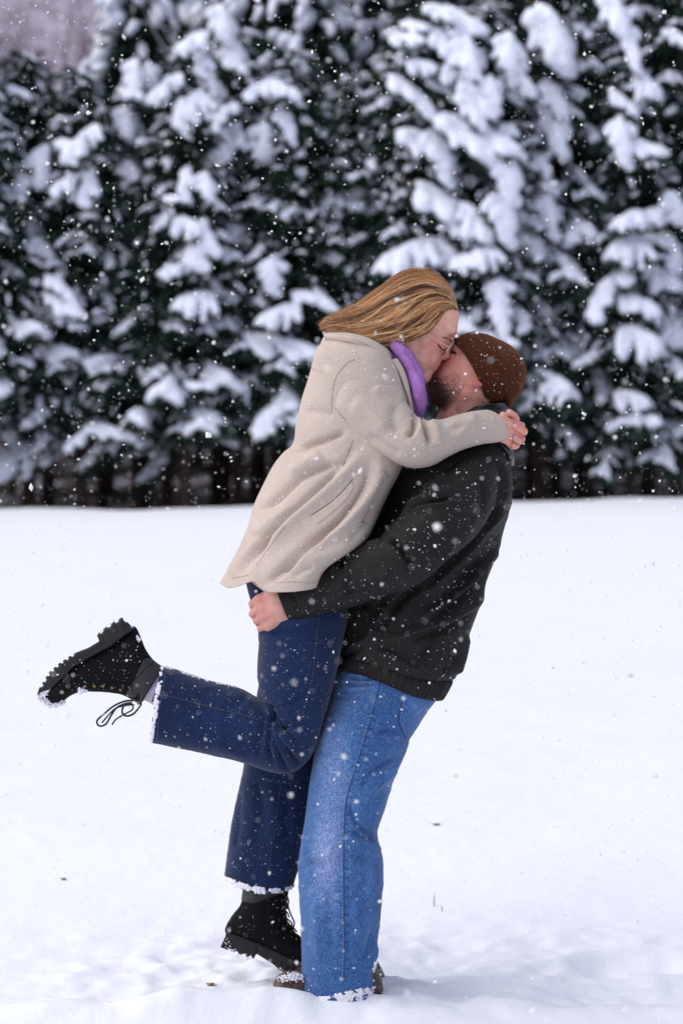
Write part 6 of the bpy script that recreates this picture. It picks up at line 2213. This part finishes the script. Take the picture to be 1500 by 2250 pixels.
# flakes that have landed on coat, jacket, jeans, cap, hair
def landed(parent, dr, poly, n, smin, smax, name='snow_specks'):
    rr = np.random.default_rng(n + int(poly[0][0]))
    P = np.array(poly, float)
    lo, hi = P.min(0), P.max(0)
    C, R = [], []
    for _ in range(n * 3):
        if len(C) >= n:
            break
        x, y = rr.uniform(lo, hi)
        ins = False
        for a in range(len(P)):
            x1, y1 = P[a]; x2, y2 = P[a - 1]
            if (y1 > y) != (y2 > y) and x < (x2 - x1) * (y - y1) / (y2 - y1) + x1:
                ins = not ins
        if not ins:
            continue
        h, nn = dr.hit(x, y)
        if h is None:
            continue
        s = smin + (smax - smin) * rr.random() ** 4
        C.append(np.array(h + nn * s * 0.4)); R.append(s)
    v, f = blobs(np.array(C), np.array(R), rr)
    link(name, mesh_np(name, v, f), M['flake'], parent, kind='stuff')
landed(coat, bdr, [(700, 740), (850, 790), (1100, 920), (1100, 965), (900, 1020), (700, 1280), (500, 1275), (600, 1010), (660, 880)], 420, 0.0007, 0.0030)
landed(jacket, adr, [(940, 1040), (1100, 1000), (1120, 1080), (980, 1500), (760, 1440), (640, 1340), (640, 1300), (800, 1200)], 480, 0.0007, 0.0024)
landed(jeans, jdr, [(570, 1400), (740, 1400), (690, 1650), (540, 1670), (350, 1620), (365, 1475), (570, 1540)], 220, 0.0007, 0.0022)
landed(farleg, fdr, [(530, 1690), (690, 1690), (650, 1930), (495, 1920)], 130, 0.0007, 0.0020)
landed(mjeans, jd, [(760, 1470), (930, 1550), (880, 1650), (800, 1900), (670, 1900), (700, 1600)], 60, 0.0008, 0.0020)
landed(beanie, Drape(np.concatenate([knv, v2_]), [knf[0], f2_[0] + len(knv)]), [(1000, 745), (1080, 740), (1150, 800), (1140, 870), (1070, 880)], 60, 0.0008, 0.0024)
landed(hair, Drape(hbv + np.array([0, -0.006, 0]), hbf), [(740, 700), (880, 610), (960, 620), (960, 690), (850, 740)], 50, 0.0007, 0.0017)
landed(boot1, bd1, Z4((130, 800), (400, 590), (900, 280), (1080, 480), (960, 880), (560, 820)), 90, 0.0007, 0.0022)
landed(boot2, bd2, Zb((200, 600), (320, 300), (620, 300), (700, 850), (450, 740)), 40, 0.0007, 0.0016)

# falling snow, in the air before, around and behind the couple
r = np.random.default_rng(12)
n = 42000
d = 3.3 + 8.2 * r.random(n) ** 0.75
C = np.stack([(r.random(n) - 0.5) * (0.9 + 0.42 * d), d - D0, r.uniform(-0.1, 1, n) * 0], 1)
C[:, 2] = CAMH + (r.random(n) * 0.62 - 0.33) * (d + 0.6)
far_enough = ~((np.abs(C[:, 1]) < 0.42) & (C[:, 0] > -0.9) & (C[:, 0] < 0.6) & (C[:, 2] < 1.95))
gh = ground_h(C[:, 0], C[:, 1])
C = C[far_enough & (C[:, 2] > gh + 0.01)]
keep = np.ones(len(C), bool)
sz = 0.0010 + 0.0036 * r.random(len(C)) ** 5
big = r.random(len(C)) < 0.05
sz[big] *= 1.9
OV = np.array([(1, 0, 0), (-1, 0, 0), (0, 1, 0), (0, -1, 0), (0, 0, 1), (0, 0, -1)], float)
OF = np.array([(0, 2, 4), (2, 1, 4), (1, 3, 4), (3, 0, 4), (2, 0, 5), (1, 2, 5), (3, 1, 5), (0, 3, 5)])
IV, IF = OV, OF
def octs(C, Rr, r):
    n = len(C)
    sc = Rr[:, None, None] * r.uniform(0.55, 1.5, (n, 1, 3)) * r.uniform(0.6, 1.3, (n, 6, 1))
    Q, _ = np.linalg.qr(r.normal(size=(n, 3, 3)))
    v = np.einsum('nij,nkj->nki', Q, OV[None] * sc) + C[:, None]
    return v.reshape(-1, 3), (OF[None] + (np.arange(n) * 6)[:, None, None]).reshape(-1, 3)
v, f = octs(C, sz, r)
link('falling_snow', mesh_np('falling_snow', v, f), M['flake'], kind='stuff')

# two green stalks poking out of the snow
for (px, py0, py1, lean, lab) in ((953, 1992, 1962, 1, 'taller thin green stalk poking out of the snow right of the couple'), (971, 2004, 1988, -2, 'shorter green stalk in the snow beside the taller one')):
    g = None
    for yy in np.arange(0.2, 3.0, 0.01):
        q = WP(px, py0, yy)
        if q.z <= float(ground_h(np.array([q.x]), np.array([q.y]))[0]):
            g = yy
            break
    g = g or 1.1
    pts = [w3(px, py0 + 10, g), w3(px + lean * 0.3, (py0 + py1) / 2, g), w3(px + lean, py1, g)]
    v, f = tube(resample(pts, 8), np.array([0.0016, 0.0017, 0.0016, 0.0015, 0.0013, 0.0011, 0.0008, 0.0003]), 6)
    o = link('plant_stalk', mesh_np('plant_stalk', v, fix_tris(f)), M['stalk'])
    tag(o, lab, 'plant')
for (px, py, s, lab) in ((462, 2165, 0.011, 'small dead leaf in the trodden snow left of the boots'), (958, 1814, 0.012, 'brown speck of a dead leaf on the open snow right of the knee'), (1384, 1486, 0.014, 'faint dead leaf lying far out on the field at right'),
                         (140, 1935, 0.008, 'tiny dead leaf on the snow at lower left')):
    for yy in np.arange(-0.5, 25.0, 0.01):
        q = WP(px, py, yy)
        gz = float(ground_h(np.array([q.x]), np.array([q.y]))[0])
        if q.z <= gz:
            break
    th = np.linspace(0, 2 * math.pi, 12, endpoint=False)
    ring = np.stack([s * 1.3 * np.cos(th) * (1 + 0.2 * np.sin(3 * th)), s * np.sin(th), 0.004 + 0.25 * s * np.cos(2 * th)], 1) + np.array([q.x, q.y, gz])
    top = np.array([[q.x, q.y, gz + 0.007]])
    bot = np.array([[q.x, q.y, gz + 0.001]])
    v = np.concatenate([ring, top, bot])
    k = np.arange(12)
    f = np.concatenate([np.stack([k, (k + 1) % 12, np.full(12, 12)], 1), np.stack([(k + 1) % 12, k, np.full(12, 13)], 1)])
    o = link('dead_leaf', mesh_np('dead_leaf', v, f), M['leaf'])
    tag(o, lab, 'leaf')
# nothing goes deeper than thing > part > sub-part
for o in list(SC.objects):
    chain = []
    p = o
    while p.parent is not None:
        p = p.parent
        chain.append(p)
    if len(chain) > 2:
        o.parent = chain[len(chain) - 2]
